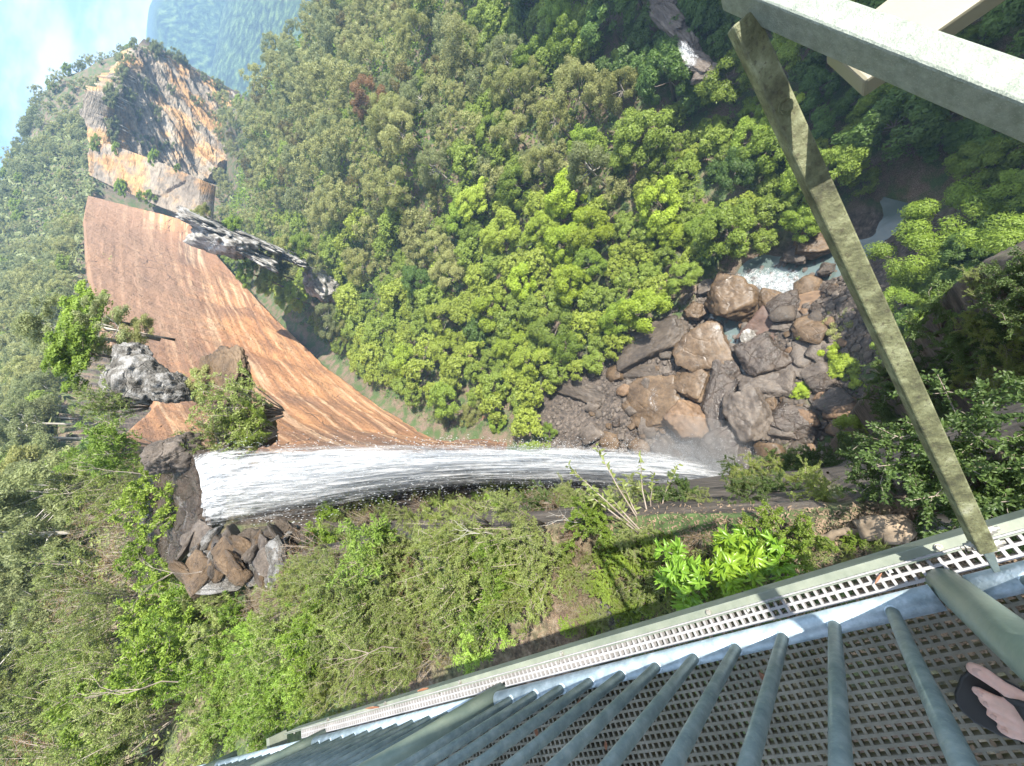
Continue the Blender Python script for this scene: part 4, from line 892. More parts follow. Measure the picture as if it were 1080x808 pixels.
# bushes between the slab and the ledge rocks, and along the slab foot
for i, (u, v, dist, q, k, lb) in enumerate([(262, 288, 138, 4.2, 'green', 'dark green bush under the square grey block'), (284, 296, 138, 5, 'bright', 'light green bush on the slab edge below the undercut shelf'), (305, 312, 140, 5, 'green', 'leafy green bush at the slab edge above the white outcrop'),
    (318, 318, 139, 3, 'bright', 'small yellow green bush at the lower end of the ledge scrub'), (345, 338, 136, 6, 'grey', 'grey scrub mound below the white weathered outcrop'), (362, 350, 133, 5, 'olive', 'olive scrub mound against the bright trees by the slab'), (474, 438, 70, 3, 'grey', 'olive bush at the tip of the orange slab above the waterfall'),
    (500, 440, 66, 2.8, 'olive', 'low olive bush above the middle of the waterfall'), (530, 446, 60, 2.4, 'green', 'green bush just above the middle of the waterfall'), (560, 444, 57, 2.4, 'grey', 'grey green bush beside the reddish soil above the waterfall'), (512, 426, 70, 3, 'olive', 'olive bush under the lime trees above the waterfall'), (582, 456, 55, 1.8, 'green', 'small green bush right above the lower waterfall'),
    (915, 398, 13.5, 2.0, 'bright', 'bright fern clump in sunlight beside the grey split rock'), (893, 385, 13.5, 2.2, 'bright', 'brightest lime fern patch at the right of the boulders'), (878, 372, 15, 1.6, 'bright', 'lime fern tuft above the grey split rock'), (849, 352, 16, 1.1, 'bright', 'small leafy sapling on the pink bedrock'), (843, 412, 12, 1.3, 'bright', 'light green tuft between the dark boulders and the ferns'), (885, 345, 17, 2.2, 'olive', 'olive bush between the tan shelf and the steel brace'), (900, 330, 19, 2, 'grey', 'grey green bush beside the steel brace on the rocks')]):
    if i >= 12: p = at_z(u, v, FLOOR + 2)
    elif i >= 6: p = hit(u, v)[:3] + np.array([0, 0, q * .4])
    else: p = at_d(u, v, dist)
    cm = PROT[k][i % 3]; e = empty('bush', tuple(p)); c = obj('crown', cm[0], e); c.scale = (q, q, q * .75); t = obj('trunk', cm[1], e); t.scale = (q, q, q * .5); tag(e, lb, 'bush')

for i, (u, v, q) in enumerate([(215, 228, 4.), (246, 243, 4.5), (276, 262, 4.), (298, 262, 5.), (318, 262, 5.5), (330, 284, 4.5), (354, 318, 5.), (296, 290, 5.), (276, 282, 4.)]):
    p = at_d(u, v, 147); k = ['olive', 'green', 'grey'][i % 3]; cm = PROT[k][i % 3]; e = empty('bush', tuple(p)); c = obj('crown', cm[0], e); c.scale = (q, q, q * .75); t = obj('trunk', cm[1], e); t.scale = (q, q, q * .5); tag(e, 'scrubby bush among the pale ledge rocks beside the orange slab', 'bush', 'bushes among the ledge rocks')
# ------------------------------------------------------------------ near shrubs
def blade_leaves(P, D, ln, wd, r, droop=.25):
    """pointed folded leaf: 6 corners, 4 faces"""
    D = D / np.linalg.norm(D, axis=1)[:, None]; up = np.array([0, 0, 1.0]) + r.normal(0, .5, D.shape); side = np.cross(D, up); side /= np.linalg.norm(side, axis=1)[:, None] + 1e-9; nn = np.cross(side, D)
    l = ln[:, None]; w_ = wd[:, None]
    V = np.stack([P, P + D * l * .35 + side * w_ + nn * w_ * .35, P + D * l * .75 + side * w_ * .7 - nn * l * droop * .35 + nn * w_ * .3, P + D * l - nn * l * droop, P + D * l * .75 - side * w_ * .7 - nn * l * droop * .35 + nn * w_ * .3, P + D * l * .35 - side * w_ + nn * w_ * .35, P + D * l * .5 - nn * l * droop * .12], 1)
    b = np.arange(len(P))[:, None] * 7; Fq = np.concatenate([b + np.array(f) for f in [(0, 1, 6), (1, 2, 6), (2, 3, 6), (3, 4, 6), (4, 5, 6), (5, 0, 6)]]); return V.reshape(-1, 3), Fq
def shrub(seed, h, rad, nst, nleaf, ln, wd, mat, bark, rosette=False, open_=.0):
    r = np.random.default_rng(seed); mb = MB(); tips = []
    for i in range(nst):
        a = r.uniform(0, 6.28); e = np.array([math.cos(a), math.sin(a), 0]) * rad * math.sqrt(r.random()) ; hh = h * r.uniform(.6, 1.0) * (1 - .25 * (np.linalg.norm(e) / rad) ** 2)
        b0 = e * .12; p1 = b0 + (e - b0) * .45 + np.array([0, 0, hh * .5]) + r.normal(0, .04, 3) * rad; p2 = np.array([e[0], e[1], hh]) 
        mb.tube([b0, p1, p2], [.009 * h, .006 * h, .002 * h], 5)
        for k in range(5):
            t = r.uniform(.4, 1.); s_ = p1 + (p2 - p1) * ((t - .4) / .6); d = r.normal(size=3); d[2] = abs(d[2]) * .8; d /= np.linalg.norm(d); tip = s_ + d * rad * r.uniform(.18, .42); mb.tube([s_, (s_ + tip) / 2 + r.normal(0, .015, 3), tip], [.003 * h, .002 * h, .001 * h], 4, False); tips.append((s_, tip))
        tips.append((p1, p2)); tips.append((b0 * .6 + p1 * .4, p1 * .8 + p2 * .2))
    per = nleaf // len(tips) + 1; P = []; D = []; T = []
    for (s_, tip) in tips:
        ax = (tip - s_); L_ = np.linalg.norm(ax); ax /= L_ + 1e-9; tt = r.uniform(.25, 1.05, per) if not rosette else r.normal(1, .03, per)
        p = s_ + ax * (L_ * tt)[:, None] + r.normal(0, .02 * rad, (per, 3)); o_ = r.normal(size=(per, 3)); o_ -= (o_ @ ax)[:, None] * ax; o_ /= np.linalg.norm(o_, axis=1)[:, None]
        d = o_ * (1 if rosette else .8) + ax * (.45 if rosette else .7); P.append(p); D.append(d); T.append(np.clip(r.normal(.5, .15) + r.normal(0, .2, per), 0, 1))
    P, D, T = map(np.concatenate, (P, D, T)); V, Fq = blade_leaves(P, D, r.uniform(.6, 1.2, len(P)) * ln, r.uniform(.8, 1.1, len(P)) * wd, r)
    return mesh('leaves', V, Fq, M_[mat], False, {'tint': np.repeat(T, 7)}), mb.mesh('branches', M_[bark], True)
SH = {
 'lance': [shrub(700 + i, 1.6, .85, 16, 5200, .09, .012, 'lance', 'twig') for i in range(3)],
 'fine': [shrub(720 + i, 1.7, .95, 20, 11000, .036, .008, 'fine', 'twig') for i in range(3)],
 'bank': [shrub(810 + i, 1.5, .9, 18, 12000, .04, .010, 'bankleaf', 'twig') for i in range(3)],
 'mid': [shrub(740 + i, 1.6, .9, 18, 6200, .055, .011, 'shrub', 'twig') for i in range(3)],
 'dry': [shrub(760 + i, 1.3, .8, 26, 2600, .03, .007, 'rust', 'twig') for i in range(2)],
 'rose': [shrub(780 + i, 1.0, .42, 8, 620, .15, .021, 'glossy', 'twig', True) for i in range(2)],
 'small': [shrub(790 + i, 1.4, .8, 18, 9000, .047, .013, 'green', 'twig') for i in range(3)]}
NAME = {'lance': 'narrow_leaved_shrub', 'fine': 'fine_leaved_shrub', 'mid': 'leafy_shrub', 'dry': 'twiggy_shrub', 'rose': 'broad_leaved_plant', 'small': 'leafy_shrub', 'bank': 'leafy_shrub'}
def put(k, x, y, z, s_, label, group=None, r=random.Random(77)):
    lm, bm_ = r.choice(SH[k]); e = empty(NAME[k], (x, y, z)); e.rotation_euler.z = r.uniform(0, 6.28); l = obj('leaves', lm, e); b_ = obj('branches', bm_, e)
    for q in (l, b_): q.scale = (s_, s_, s_)
    return tag(e, label, 'shrub', group)
def put_px(k, u, v, d, s_, label, group=None, h=1.4):
    """stand a shrub so that its top shows at (u, v), d metres out"""
    p = at_d(u, v, d); z = p[2] - h * s_; return put(k, p[0], p[1], z, s_, label, group)
# named ones first
put_px('rose', 752, 598, 1.05, .62, 'glossy broad leaved plant with lime rosettes at the platform edge', h=1.)
put_px('rose', 712, 612, 1.35, .6, 'lower left glossy rosette plant against the platform edge', h=.9)
put_px('rose', 800, 590, .85, .6, 'glossy rosettes at the right of the broad leaved clump', h=1.)
put_px('rose', 858, 585, .80, .38, 'single small lime rosette on the leaf litter beside the log', h=1.)
rg = random.Random(44); placed = []
BND = [(0, 325), (110, 340), (125, 440), (150, 470), (152, 598), (200, 602), (260, 606), (310, 588), (325, 530), (345, 508), (400, 497), (440, 474), (480, 490), (540, 497), (590, 508), (640, 520), (700, 524), (760, 518), (845, 508), (880, 492), (900, 445), (935, 405), (960, 360), (1080, 240)]
PLT = [(0, 900), (240, 800), (300, 776), (400, 742), (500, 711), (600, 682), (700, 652), (800, 622), (900, 590), (1000, 562), (1100, 535)]
bx, by = zip(*BND); px_, py_ = zip(*PLT)
def crown_px(p, s_, h=1.4, rad=.9):
    a = np.arange(8) * math.pi / 4; Q = np.stack([p[0] + rad * s_ * np.cos(a), p[1] + rad * s_ * np.sin(a), np.full(8, p[2] + h * s_ * .75)], -1); Q = np.vstack([Q, [p[0], p[1], p[2] + h * s_ * 1.1]]); return proj(Q)
pts = []; cnt_z = {}
LB = {'lance': ('bright narrow leaved shrub', 'bright narrow leaved shrubs'), 'fine': ('fine leaved olive green shrub', 'fine leaved olive green shrubs'), 'mid': ('leafy mid green shrub', 'leafy mid green shrubs'), 'dry': ('twiggy brown shrub', 'twiggy brown shrubs'), 'small': ('small leaved green shrub', 'small leaved green shrubs'), 'bank': ('dark green shrub', 'dark green shrubs')}
CU = np.array([[rg.uniform(-60, 1130), rg.uniform(250, 840)] for _ in range(16000)]); HH = hits(CU[:, 0], CU[:, 1])
for (u, v), H in zip(CU, HH):
    if np.isnan(H[0]) or H[3] > 75 or H[2] < -30: continue
    d = H[3]
    if u < 230: ks, sc_, zn = ['fine', 'fine', 'small', 'mid', 'fine', 'small', 'dry'], (.9, 1.3) if d < 12 else (1.2, 2.0), 'in the hazy scrub at the left'
    elif u < 360 and v > 640: ks, sc_, zn = ['lance', 'lance', 'lance', 'mid'], (.5, .75), 'at the far end of the platform'
    elif u < 600: ks, sc_, zn = ['mid', 'lance', 'fine', 'fine', 'mid', 'dry', 'fine'], (.45, .8), 'in the thicket between the waterfall and the platform'
    elif u < 760 and v > 560: ks, sc_, zn = ['fine', 'small', 'dry'], (.12, .25), 'on the open heath slope beside the platform'
    elif v > 566: ks, sc_, zn = ['fine', 'small'], (.08, .16), 'on the leaf litter by the platform'
    elif u > 870: ks, sc_, zn = ['bank', 'bank', 'fine'], (.5, .9), 'on the steep shaded bank at the right'
    else: ks, sc_, zn = ['fine', 'small'], (.4, .65), 'on the brink above the plunge hollow'
    if d > 12: sc_ = (sc_[0] * 1.2, sc_[1] * 1.3)
    k = rg.choice(ks); s_ = rg.uniform(*sc_); U, Vv, D_ = crown_px(H, s_)
    if np.isnan(U).any() or D_.min() < .5: continue
    cu, cv = U.mean(), Vv.mean(); rp = (U.max() - U.min() + Vv.max() - Vv.min()) / 4
    if cu < -60 or cu > 1140 or cv > 860: continue
    if (Vv < np.interp(U, bx, by)).mean() > .2: continue
    if (Vv > np.interp(U, px_, py_) + 8).mean() > .25: continue
    if 140 < cu < 312 and 465 < cv < 600: continue
    if any(math.hypot(cu - a, cv - b) < (rp + c) * .40 for a, b, c in pts): continue
    if zn.startswith('on the leaf') and rg.random() < .5: continue
    pts.append((cu, cv, rp)); put(k, H[0], H[1], H[2] - .08 * s_, s_, LB[k][0] + ' ' + zn, LB[k][1] + ' ' + zn)
    if len(pts) >= 330: break
print('shrubs', len(pts))
# taller bushes and small trees clinging to the steep bank on the right
BP = [(862, 520), (885, 470), (925, 400), (955, 335), (985, 280), (1110, 200), (1110, 520), (1000, 545), (930, 530)]
CU = np.array([[rg.uniform(860, 1110), rg.uniform(200, 545)] for _ in range(3000)]); HH = hits(CU[:, 0], CU[:, 1]); bp = []
for (u, v), H in zip(CU, HH):
    if np.isnan(H[0]) or not in_poly(np.array([u]), np.array([v]), BP)[0]: continue
    dep = float(proj(H[:3])[2]); s_ = rg.uniform(1.5, 2.8) * (1 if dep > 20 else .6)
    rp = s_ / dep * F
    if any(math.hypot(u - a, v - b) < (rp + c) * .42 for a, b, c in bp): continue
    bp.append((u, v, rp))
    if dep <= 20:
        put(rg.choice(['bank', 'bank', 'fine']), H[0], H[1], H[2] - .1, s_ * (.5 if dep < 8 else .8), 'leafy green shrub on the rocky lip of the right bank', 'leafy green shrubs on the rocky lip of the right bank'); continue
    k = rg.choice(['green', 'deep', 'layer', 'olive', 'deep']); cm = PROT[k][rg.randrange(3)]
    e = empty('bank_tree', (H[0], H[1], H[2])); e.rotation_euler.z = rg.uniform(0, 6); c = obj('crown', cm[0], e); c.location = (0, 0, s_ * .8); c.scale = (s_, s_, s_ * .85); t = obj('trunk', cm[1], e); t.location = (0, 0, s_ * .8); t.scale = (s_, s_, s_ * .6)
    kk = {'green': 'mid green', 'deep': 'deep green', 'layer': 'flat tiered green', 'olive': 'olive'}[k]; tag(e, kk + ' small tree clinging to the steep right bank', 'tree', kk + ' small trees on the steep right bank')
print('bank', len(bp))
# bush by the lip and its neighbours
put_px('mid', 205, 425, 17, 1.9, 'yellow green bush on the rock beside the waterfall lip', h=1.5)
put_px('small', 228, 452, 16.4, 1.3, 'darker green bush overhanging the waterfall lip', h=1.5)
put_px('mid', 190, 460, 17.5, 1.3, 'soft olive bush left of the yellow green bush', h=1.5)
for (u, v, dd_, q, k, lb) in [(118, 348, 28, 1.7, 'grey', 'grey green bush above the large lichen outcrop'), (88, 372, 27, 1.6, 'green', 'green bush on the plateau left of the lichen outcrop'), (152, 352, 27, 1.1, 'olive', 'olive bush against the orange slab over the lichen outcrop'), (215, 405, 22, 1.0, 'olive', 'olive bush on the brown ledge behind the yellow bush'), (100, 335, 36, 2.0, 'green', 'dark bush at the slab edge further along the plateau'), (70, 350, 40, 2.4, 'grey', 'grey bush near the left edge over the lichen outcrop')]:
    p = at_d(u, v, dd_); cm = PROT[k][0]; e = empty('bush', (p[0], p[1], p[2] - q * .4)); c = obj('crown', cm[0], e); c.location.z = q * .4; c.scale = (q, q, q * .8); t = obj('trunk', cm[1], e); t.location.z = q * .4; t.scale = (q, q, q * .5); tag(e, lb, 'bush')
# shrubs hanging on the rock wall under the brink
CU = np.array([[rg.uniform(560, 880), rg.uniform(488, 540)] for _ in range(1200)]); HH = hits(CU[:, 0], CU[:, 1]); wp = []
for (u, v), H in zip(CU, HH):
    if np.isnan(H[0]) or H[2] < -40 or H[2] > -3.5 or (u < 775 and v < 524): continue
    dep = float(proj(H[:3])[2]); s_ = rg.uniform(.16, .24) * dep / 3.0
    if any(math.hypot(u - a, v - b) < 15 for a, b in wp) or rg.random() < .35: continue
    wp.append((u, v)); put(rg.choice(['fine', 'bank', 'bank']), H[0], H[1], H[2] - .3 * s_, s_, 'dark green shrub hanging on the rock wall beside the lower waterfall', 'shrubs hanging on the wall beside the lower waterfall')
    if len(wp) > 60: break
put_px('mid', 75, 420, 24, 1.6, 'bright green bush on the left of the large lichen outcrop', h=1.5)
put_px('lance', 75, 470, 20, 1.5, 'lime green bush below the lichen outcrop at the left', h=1.5)
put_px('dry', 290, 590, 10, 1.0, 'brown twiggy bush at the near end of the waterfall lip', h=1.2)
# slender leafy branch reaching over the waterfall, rooted on the brink
sap = empty('slender_sapling', tuple(at_z(690, 575, -3.0))); tag(sap, 'slender sapling with sparse green leaves reaching across the lower waterfall', 'sapling')
mb = MB(); base = np.array(sap.location); P = []; D = []; rr = np.random.default_rng(5)
for (u, v, dd) in [(600, 492, 2.2), (628, 470, 2.2), (655, 505, 2.0), (675, 478, 2.0), (690, 500, 1.9), (640, 520, 2.0), (612, 515, 2.2), (700, 530, 1.8), (665, 530, 1.9), (715, 490, 1.7)]:
    e = at_d(u, v, dd); m1 = base * .5 + e * .5 + np.array([.05, .02, .12]); mb.tube([base - base, m1 - base, e - base], [.012, .007, .002], 5)
    for t in np.linspace(.5, 1, 14):
        q = (m1 * (1 - (t - .5) * 2) + e * (t - .5) * 2); dr_ = (e - m1) / np.linalg.norm(e - m1)
        for s_ in (-1, 1): o_ = rr.normal(size=3); P.append(q - base); D.append(dr_ * .6 + o_ / np.linalg.norm(o_) * .8)
obj('branches', mb.mesh('branches', M_['twig'], True), sap); V, Fq = blade_leaves(np.array(P), np.array(D), rr.uniform(.055, .095, len(P)), rr.uniform(.011, .017, len(P)), rr); obj('leaves', mesh('leaves', V, Fq, M_['shrub'], False, {'tint': rr.random(len(P)).repeat(7)}), sap)
# bare pale branches poking out of the scrub
for i, (u, v, d, lb) in enumerate([(455, 575, 3.4, 'pale bare forked branch standing in the thicket'), (565, 560, 2.4, 'white bare twigs at the edge of the heath slope'), (300, 730, 3.9, 'grey bare stem among the bright narrow leaves'), (105, 620, 9, 'bare pale branches in the left scrub'), (30, 770, 7, 'dead grey branches at the lower left edge'), (60, 500, 14, 'bare grey twigs left of the creek'), (655, 565, 2.0, 'thin white bare branch beside the sapling')]):
    r_ = random.Random(900 + i); e = at_d(u, v, d); b0 = e - np.array([0, 0, .25 * d ** .5 + .5]); mb = MB(); k = d ** .5 * .06
    def br(p, d_, L_, rad, dep):
        q = p + d_ * L_; m_ = (p + q) / 2 + np.array([r_.uniform(-1, 1) for _ in range(3)]) * L_ * .12; mb.tube([p - b0, m_ - b0, q - b0], [rad, rad * .8, rad * .6], 5, False)
        if dep:
            for _ in range(2 if dep < 3 else 3):
                nd = d_ + np.array([r_.uniform(-.8, .8), r_.uniform(-.8, .8), r_.uniform(-.3, .6)]); br(q, nd / np.linalg.norm(nd), L_ * r_.uniform(.6, .85), rad * .6, dep - 1)
    br(b0, np.array([.1, .1, 1.]), k * 2.2, .0035 * d ** .5, 3); o = mb.build('bare_branch', M_['pale' if i in (0, 1, 6) else 'twig'], None, True); o.location = b0; tag(o, lb, 'branch')
# litter, log and stones on the near ground
rg2 = np.random.default_rng(8)
n = 14000; u = rg2.uniform(560, 1120, n); v = rg2.uniform(535, 700, n); P = np.array([at_z(a, b, -2.9) for a, b in zip(u, v)]); z, _ = terrain(P[:, 0], P[:, 1]); ok = (z > -4.5); P[:, 2] = z + .012; P = P[ok]; n = len(P)
Dv = np.stack([rg2.normal(size=n), rg2.normal(size=n), rg2.normal(0, .25, n)], -1); V, Fq = blade_leaves(P, Dv, rg2.uniform(.015, .05, n), rg2.uniform(.003, .008, n), rg2); tag(obj('leaf_litter', mesh('leaf_litter', V, Fq, M_['litter'])), kind='stuff')
def log_at(pts, rad, label, seed):
    P = [np.array(p, float) for p in pts]; mb = MB(); t = np.linspace(0, len(P) - 1, 14); A_ = np.array(P); Q = np.stack([np.interp(t, np.arange(len(P)), A_[:, c]) for c in range(3)], -1); rr = random.Random(seed)
    Q += np.array([[rr.uniform(-.012, .012) for _ in range(3)] for _ in Q]); mb.tube(list(Q), [rad * rr.uniform(.8, 1.15) * (1 if 1 < i < 12 else .7) for i in range(14)], 12); return tag(mb.build('log', M_['wood'], None, True), label, 'log')
gz = lambda u, v, l=0.: (lambda p: (p[0], p[1], TZ(p[0], p[1]) + l))(at_z(u, v, -2.9))
log_at([gz(905, 556, .07), gz(930, 556, .09), gz(960, 560, .06)], .10, 'weathered pale log lying on the leaf litter beside the platform', 3)
log_at([gz(850, 573, .03), gz(890, 560, .05), gz(925, 566, .03)], .035, 'thin fallen branch lying across the litter left of the log', 4)
log_at([gz(985, 548, .03), gz(1020, 540, .05), (gz(1070, 530, .03))], .04, 'thin fallen branch in the litter at the right edge', 5)
for i, (u, v, s_, lb) in enumerate([(600, 612, .10, 'mossy grey brown rock half buried below the platform edge'), (640, 650, .13, 'lichened rock close under the platform edge by the rosettes'), (985, 556, .10, 'pale stone beside the foot of the steel brace'), (1000, 552, .08, 'small white stone by the brace'), (1060, 535, .12, 'pale stone in the litter at the right edge'), (640, 622, .14, 'brown rock on the heath slope above the lichened one'), (700, 575, .10, 'small brown rock beside the glossy rosettes')]):
    p = gz(u, v); o = obj('rock', rock_mesh('rock', 'rock_lichen' if i in (1, 2, 3, 4) else 'rock_brown', 400 + i, 4, 10, .12)); o.location = p; o.scale = (s_ * 1.3, s_, s_ * .55); o.rotation_euler.z = i; tag(o, lb, 'rock')

# ================================================================== THE VIEWING PLATFORM
SR = -.33                       # where the railing stands (out from the eye)
plat = empty('viewing_platform', tuple(ts(0, SR))); PL = Vector(plat.location)
tag(plat, 'galvanised steel viewing platform with mesh floor and tubular railing', 'platform')
def pb(mb, name, mat, smooth=False, bevel=0, parent=None):
    mb.V = [v - np.array(PL) for v in mb.V]; return mb.build(name, M_[mat], parent or plat, smooth, bevel)
et = np.array([T2[0], T2[1], 0]); es = np.array([N2[0], N2[1], 0]); ez = np.array([0, 0, 1.])
PIT = .0226; T0, T1 = -4.9, 1.3
def grating(s0, s1, z, mat, name, bw=.0038, h=.012, t0=T0, t1=T1, skew=.0):
    mb = MB(); t = np.arange(t0, t1 + .001, PIT); s = np.arange(s0, s1 + .0005, PIT)
    for a in s: mb.box(ts((t0 + t1) / 2, a, z - h), et * (t1 - t0) / 2, es * bw, ez * h)
    for a in t: mb.box(ts(a, (s[0] + s[-1]) / 2, z - h - .0008), et * bw, es * ((s[-1] - s[0]) / 2 + bw), ez * h)
    return pb(mb, name, mat)
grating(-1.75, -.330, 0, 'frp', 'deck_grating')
grating(SR + .0226 - .0, SR + .0226 * 3 + .001, .001, 'frp_sunlit', 'edge_grating', bw=.0036, t0=-3.35)
# edge beam: flat-topped channel with a lip, slightly below the grating
mb = MB(); kn = [(1.3, -.236), (-1.0, -.238), (-2.2, -.244), (-3.6, -.256)]
for (a, sa), (b, sb_) in zip(kn[:-1], kn[1:]):
    b += .0005; mb.hexa([ts(a, -.262, -.105), ts(a, sa, -.105), ts(a, sa, -.005), ts(a, -.262, -.005)], [ts(b, -.262, -.105), ts(b, sb_, -.105), ts(b, sb_, -.005), ts(b, -.262, -.005)])
mb.box(ts(-1.15, -.2645, -.022), et * 2.45, es * .0018, ez * .03)
pb(mb, 'edge_beam', 'beam', bevel=.003)
mb = MB(); mb.box(ts((T0 + T1) / 2, -1.0, -.13), et * 3.1, es * .03, ez * .09)
for a in (-4, -2.5, -1.0, .7): mb.box(ts(a, -.95, -.115), et * .025, es * .68, ez * .06)
pb(mb, 'joist', 'beam')
mb = MB()
for a in (-4.2, -1.2, 1.0): mb.box(ts(a, -1.0, -1.75), et * .04, es * .04, ez * 1.55)
pb(mb, 'stilt', 'beam')
# posts and railing
TP = [-4.6, -3.05, -1.50, .062, 1.28]
lean = lambda q, z: -.23 * float(sstep(np.array(-q), .35, 1.3)) * z + (.025 * z if q > 0 else 0)
for a in TP:
    mb = MB(); mb.tube([ts(a, SR + .006, -.06), ts(a + lean(a, .4), SR, .4), ts(a + lean(a, 1.), SR, 1.0)], .036, 28); pb(mb, 'post', 'galv_green', True)
TP2 = [-6.15] + TP
mb = MB(); mb.tube([ts(-6.2, SR, 1.03), ts(1.3, SR, 1.03)], .030, 28); pb(mb, 'top_rail', 'galv_green', True)
for i in range(len(TP2) - 1):
    a, b = TP2[i] + .034, TP2[i + 1] - .034
    mb = MB(); mb.tube([ts(a, SR, .075), ts(b, SR, .075)], .0285, 24); rail = pb(mb, 'bottom_rail', 'galv_rail', True)
    mb = MB(); mb.tube([ts(a, SR, .94), ts(b, SR, .94)], .02, 18); pb(mb, 'upper_rail', 'galv_rail', True)
    n = max(2, int(round((b - a + .068) / .1275))); 
    for k in range(1, n):
        q = TP2[i] + (TP2[i + 1] - TP2[i]) * k / n
        j = .0015 * math.sin(q * 31)
        mb = MB(); mb.tube([ts(q, SR - .004, .078), ts(q + j + lean(q, .27), SR - .004, .35), ts(q + lean(q, .85), SR - .004, .93)], .0140, 16); pb(mb, 'baluster', 'galv', True)
        # weld collar
        mb = MB(); mb.tube([ts(q, SR - .004, .092), ts(q, SR - .004, .100), ts(q, SR - .004, .104)], [.0195, .018, .0150], 14); w_ = pb(mb, 'weld_bead', 'galv_rail', True)
for a in np.arange(-3.0, 1.1, .62):
    mb = MB(); c = ts(a, -.249, -.004); mb.tube([c, c + ez * .003], .0085, 12); mb.tube([c + ez * .003, c + ez * .009], .0062, 6); pb(mb, 'bolt', 'rust_')
# small gutter clips and bolts along the edge
mb = MB()
for a in np.arange(-4.2, 1.2, .38): mb.box(ts(a, -.268, .004), et * .004, es * .006, ez * .003)
pb(mb, 'clip', 'rust_')
# added roof, out of view, put in to keep the deck in shade
roof = empty('added_shade_roof', tuple(ts(-1.5, -1.6, 2.5))); RL = roof.location.copy(); tag(roof, 'unseen sheet metal roof added to shade the platform deck', 'roof')
mb = MB(); mb.box(ts(-1.4, -1.47, 2.62), et * 5.7, es * 1.38, ez * .02)
for a in np.arange(-6, 4.2, .9): mb.box(ts(a, -1.50, 2.55), et * .03, es * 1.32, ez * .05)
mb.V = [v - np.array(RL) for v in mb.V]; mb.build('added_roof_sheeting', M_['roof'], roof)
mb = MB()
for a in (-5.5, 3.8): 
    for s_ in (-2.6,): mb.box(ts(a, s_, .0), et * .045, es * .045, ez * 2.55)
mb.V = [v - np.array(RL) for v in mb.V]; mb.build('added_roof_post', M_['beam'], roof)

# ------------------------------------------------------------------ bracket: arm, brace, bolts
brk = empty('support_bracket', tuple(ts(.17, -.25, 0))); BL = np.array(brk.location); tag(brk, 'pale green steel arm propped by a mossy slanting brace bolted to the platform edge', 'bracket')
def bb(mb, name, mat, bevel=0, smooth=False, parent=None):
    mb.V = [v - BL for v in mb.V]; return mb.build(name, M_[mat], parent or brk, smooth, bevel)
zb, zt = .951, .996
lo0, lo1 = at_z(762, 12, zb), at_z(1080, 153, zb)
ax = (lo1 - lo0) / np.linalg.norm(lo1 - lo0); sd = np.cross(ez, ax); 
if sd @ et < 0: sd = -sd
end = lo1 + ax * .75; W_ = .0305
q = lambda p, z: np.array([p[0], p[1], z])
mb = MB(); a_ = [q(lo0, zb), q(lo0 + sd * W_, zb), q(lo0 + sd * W_, zt), q(lo0, zt)]; b_ = [q(end, zb), q(end + sd * W_, zb), q(end + sd * W_, zt), q(end, zt)]
mb.hexa(a_, b_); bb(mb, 'arm', 'arm', .0032)
# brace: L-section, narrow web on the left, broad flange facing in
foot = ts(.150, -.318, .085); top = at_z(784, 18, zb + .02); bd = (top - foot) / np.linalg.norm(top - foot)
bt = et - (et @ bd) * bd; bt /= np.linalg.norm(bt); bn = np.cross(bd, bt); 
if bn @ es > 0: bn = -bn       # points in and up, toward the platform
half = .0158
mb = MB(); f1 = foot + bd * .085; L_ = top
mb.box((f1 + L_) / 2 + bn * .0, bd * np.linalg.norm(L_ - f1) / 2, bt * half, bn * .003)
mb.box((f1 + L_) / 2 - bt * (half - .003) - bn * .0165, bd * np.linalg.norm(L_ - f1) / 2, bt * .003, bn * .0135)
mb.box((f1 + L_) / 2 + bt * (half - .003) - bn * .0165, bd * np.linalg.norm(L_ - f1) / 2, bt * .003, bn * .0135)
bb(mb, 'brace', 'brace', .003)
mb = MB(); mb.hexa([foot - bt * .004 - bn * .003, foot + bt * .006 - bn * .003, f1 + bd * .05 + bt * .013 - bn * .004, f1 + bd * .05 - bt * .010 - bn * .004][::-1], [foot - bt * .004 - bn * .009, foot + bt * .006 - bn * .009, f1 + bd * .05 + bt * .013 - bn * .010, f1 + bd * .05 - bt * .010 - bn * .010][::-1])
bb(mb, 'foot_plate', 'galv', .001)
for k, (al, sg) in enumerate([(.09, 1), (.135, 1), (.10, -1)]):
    c = foot + bd * al + bt * sg * .022 - bn * .012; mb = MB(); mb.tube([c - bt * .010 * sg, c - bt * .002 * sg], .011, 14); mb.tube([c - bt * .002 * sg, c + bt * .007 * sg], .0085, 6); mb.tube([c + bt * .007 * sg, c + bt * .014 * sg], .0045, 10); bb(mb, 'bolt', 'rust_')
c = foot + bd * (np.linalg.norm(top - foot) - .135) + bn * .003; mb = MB(); mb.tube([c, c + bn * .004], .010, 14); mb.tube([c + bn * .004, c + bn * .010], .0075, 6); bb(mb, 'bolt', 'brace')
# cream rail carried by the arm
pk = [at_z(912, 86, .915), at_z(872, 60, .915)]; dirp = at_z(1035, 0, .915) - pk[0]; dirp /= np.linalg.norm(dirp); pk.append(None)
o0 = at_z(912, 86, .915); o1 = at_z(868, 58, .915); wv = o1 - o0; wv -= (wv @ dirp) * dirp; wv = wv / np.linalg.norm(wv) * .085
hh = .03
mb = MB(); a_ = [o0, o0 + wv, o0 + wv - ez * hh, o0 - ez * hh]; b_ = [p + dirp * 1.3 for p in a_]
mb.hexa(a_, b_); cr_o = mb.build('cream_rail', M_['plank'], None, False, .004); 
rail_root = empty('handwritten_rail', tuple(o0)); tag(rail_root, 'cream painted rail with dark handwritten scribble crossing under the pale arm', 'rail')
cr_o.parent = rail_root; cr_o.location = -Vector(o0)
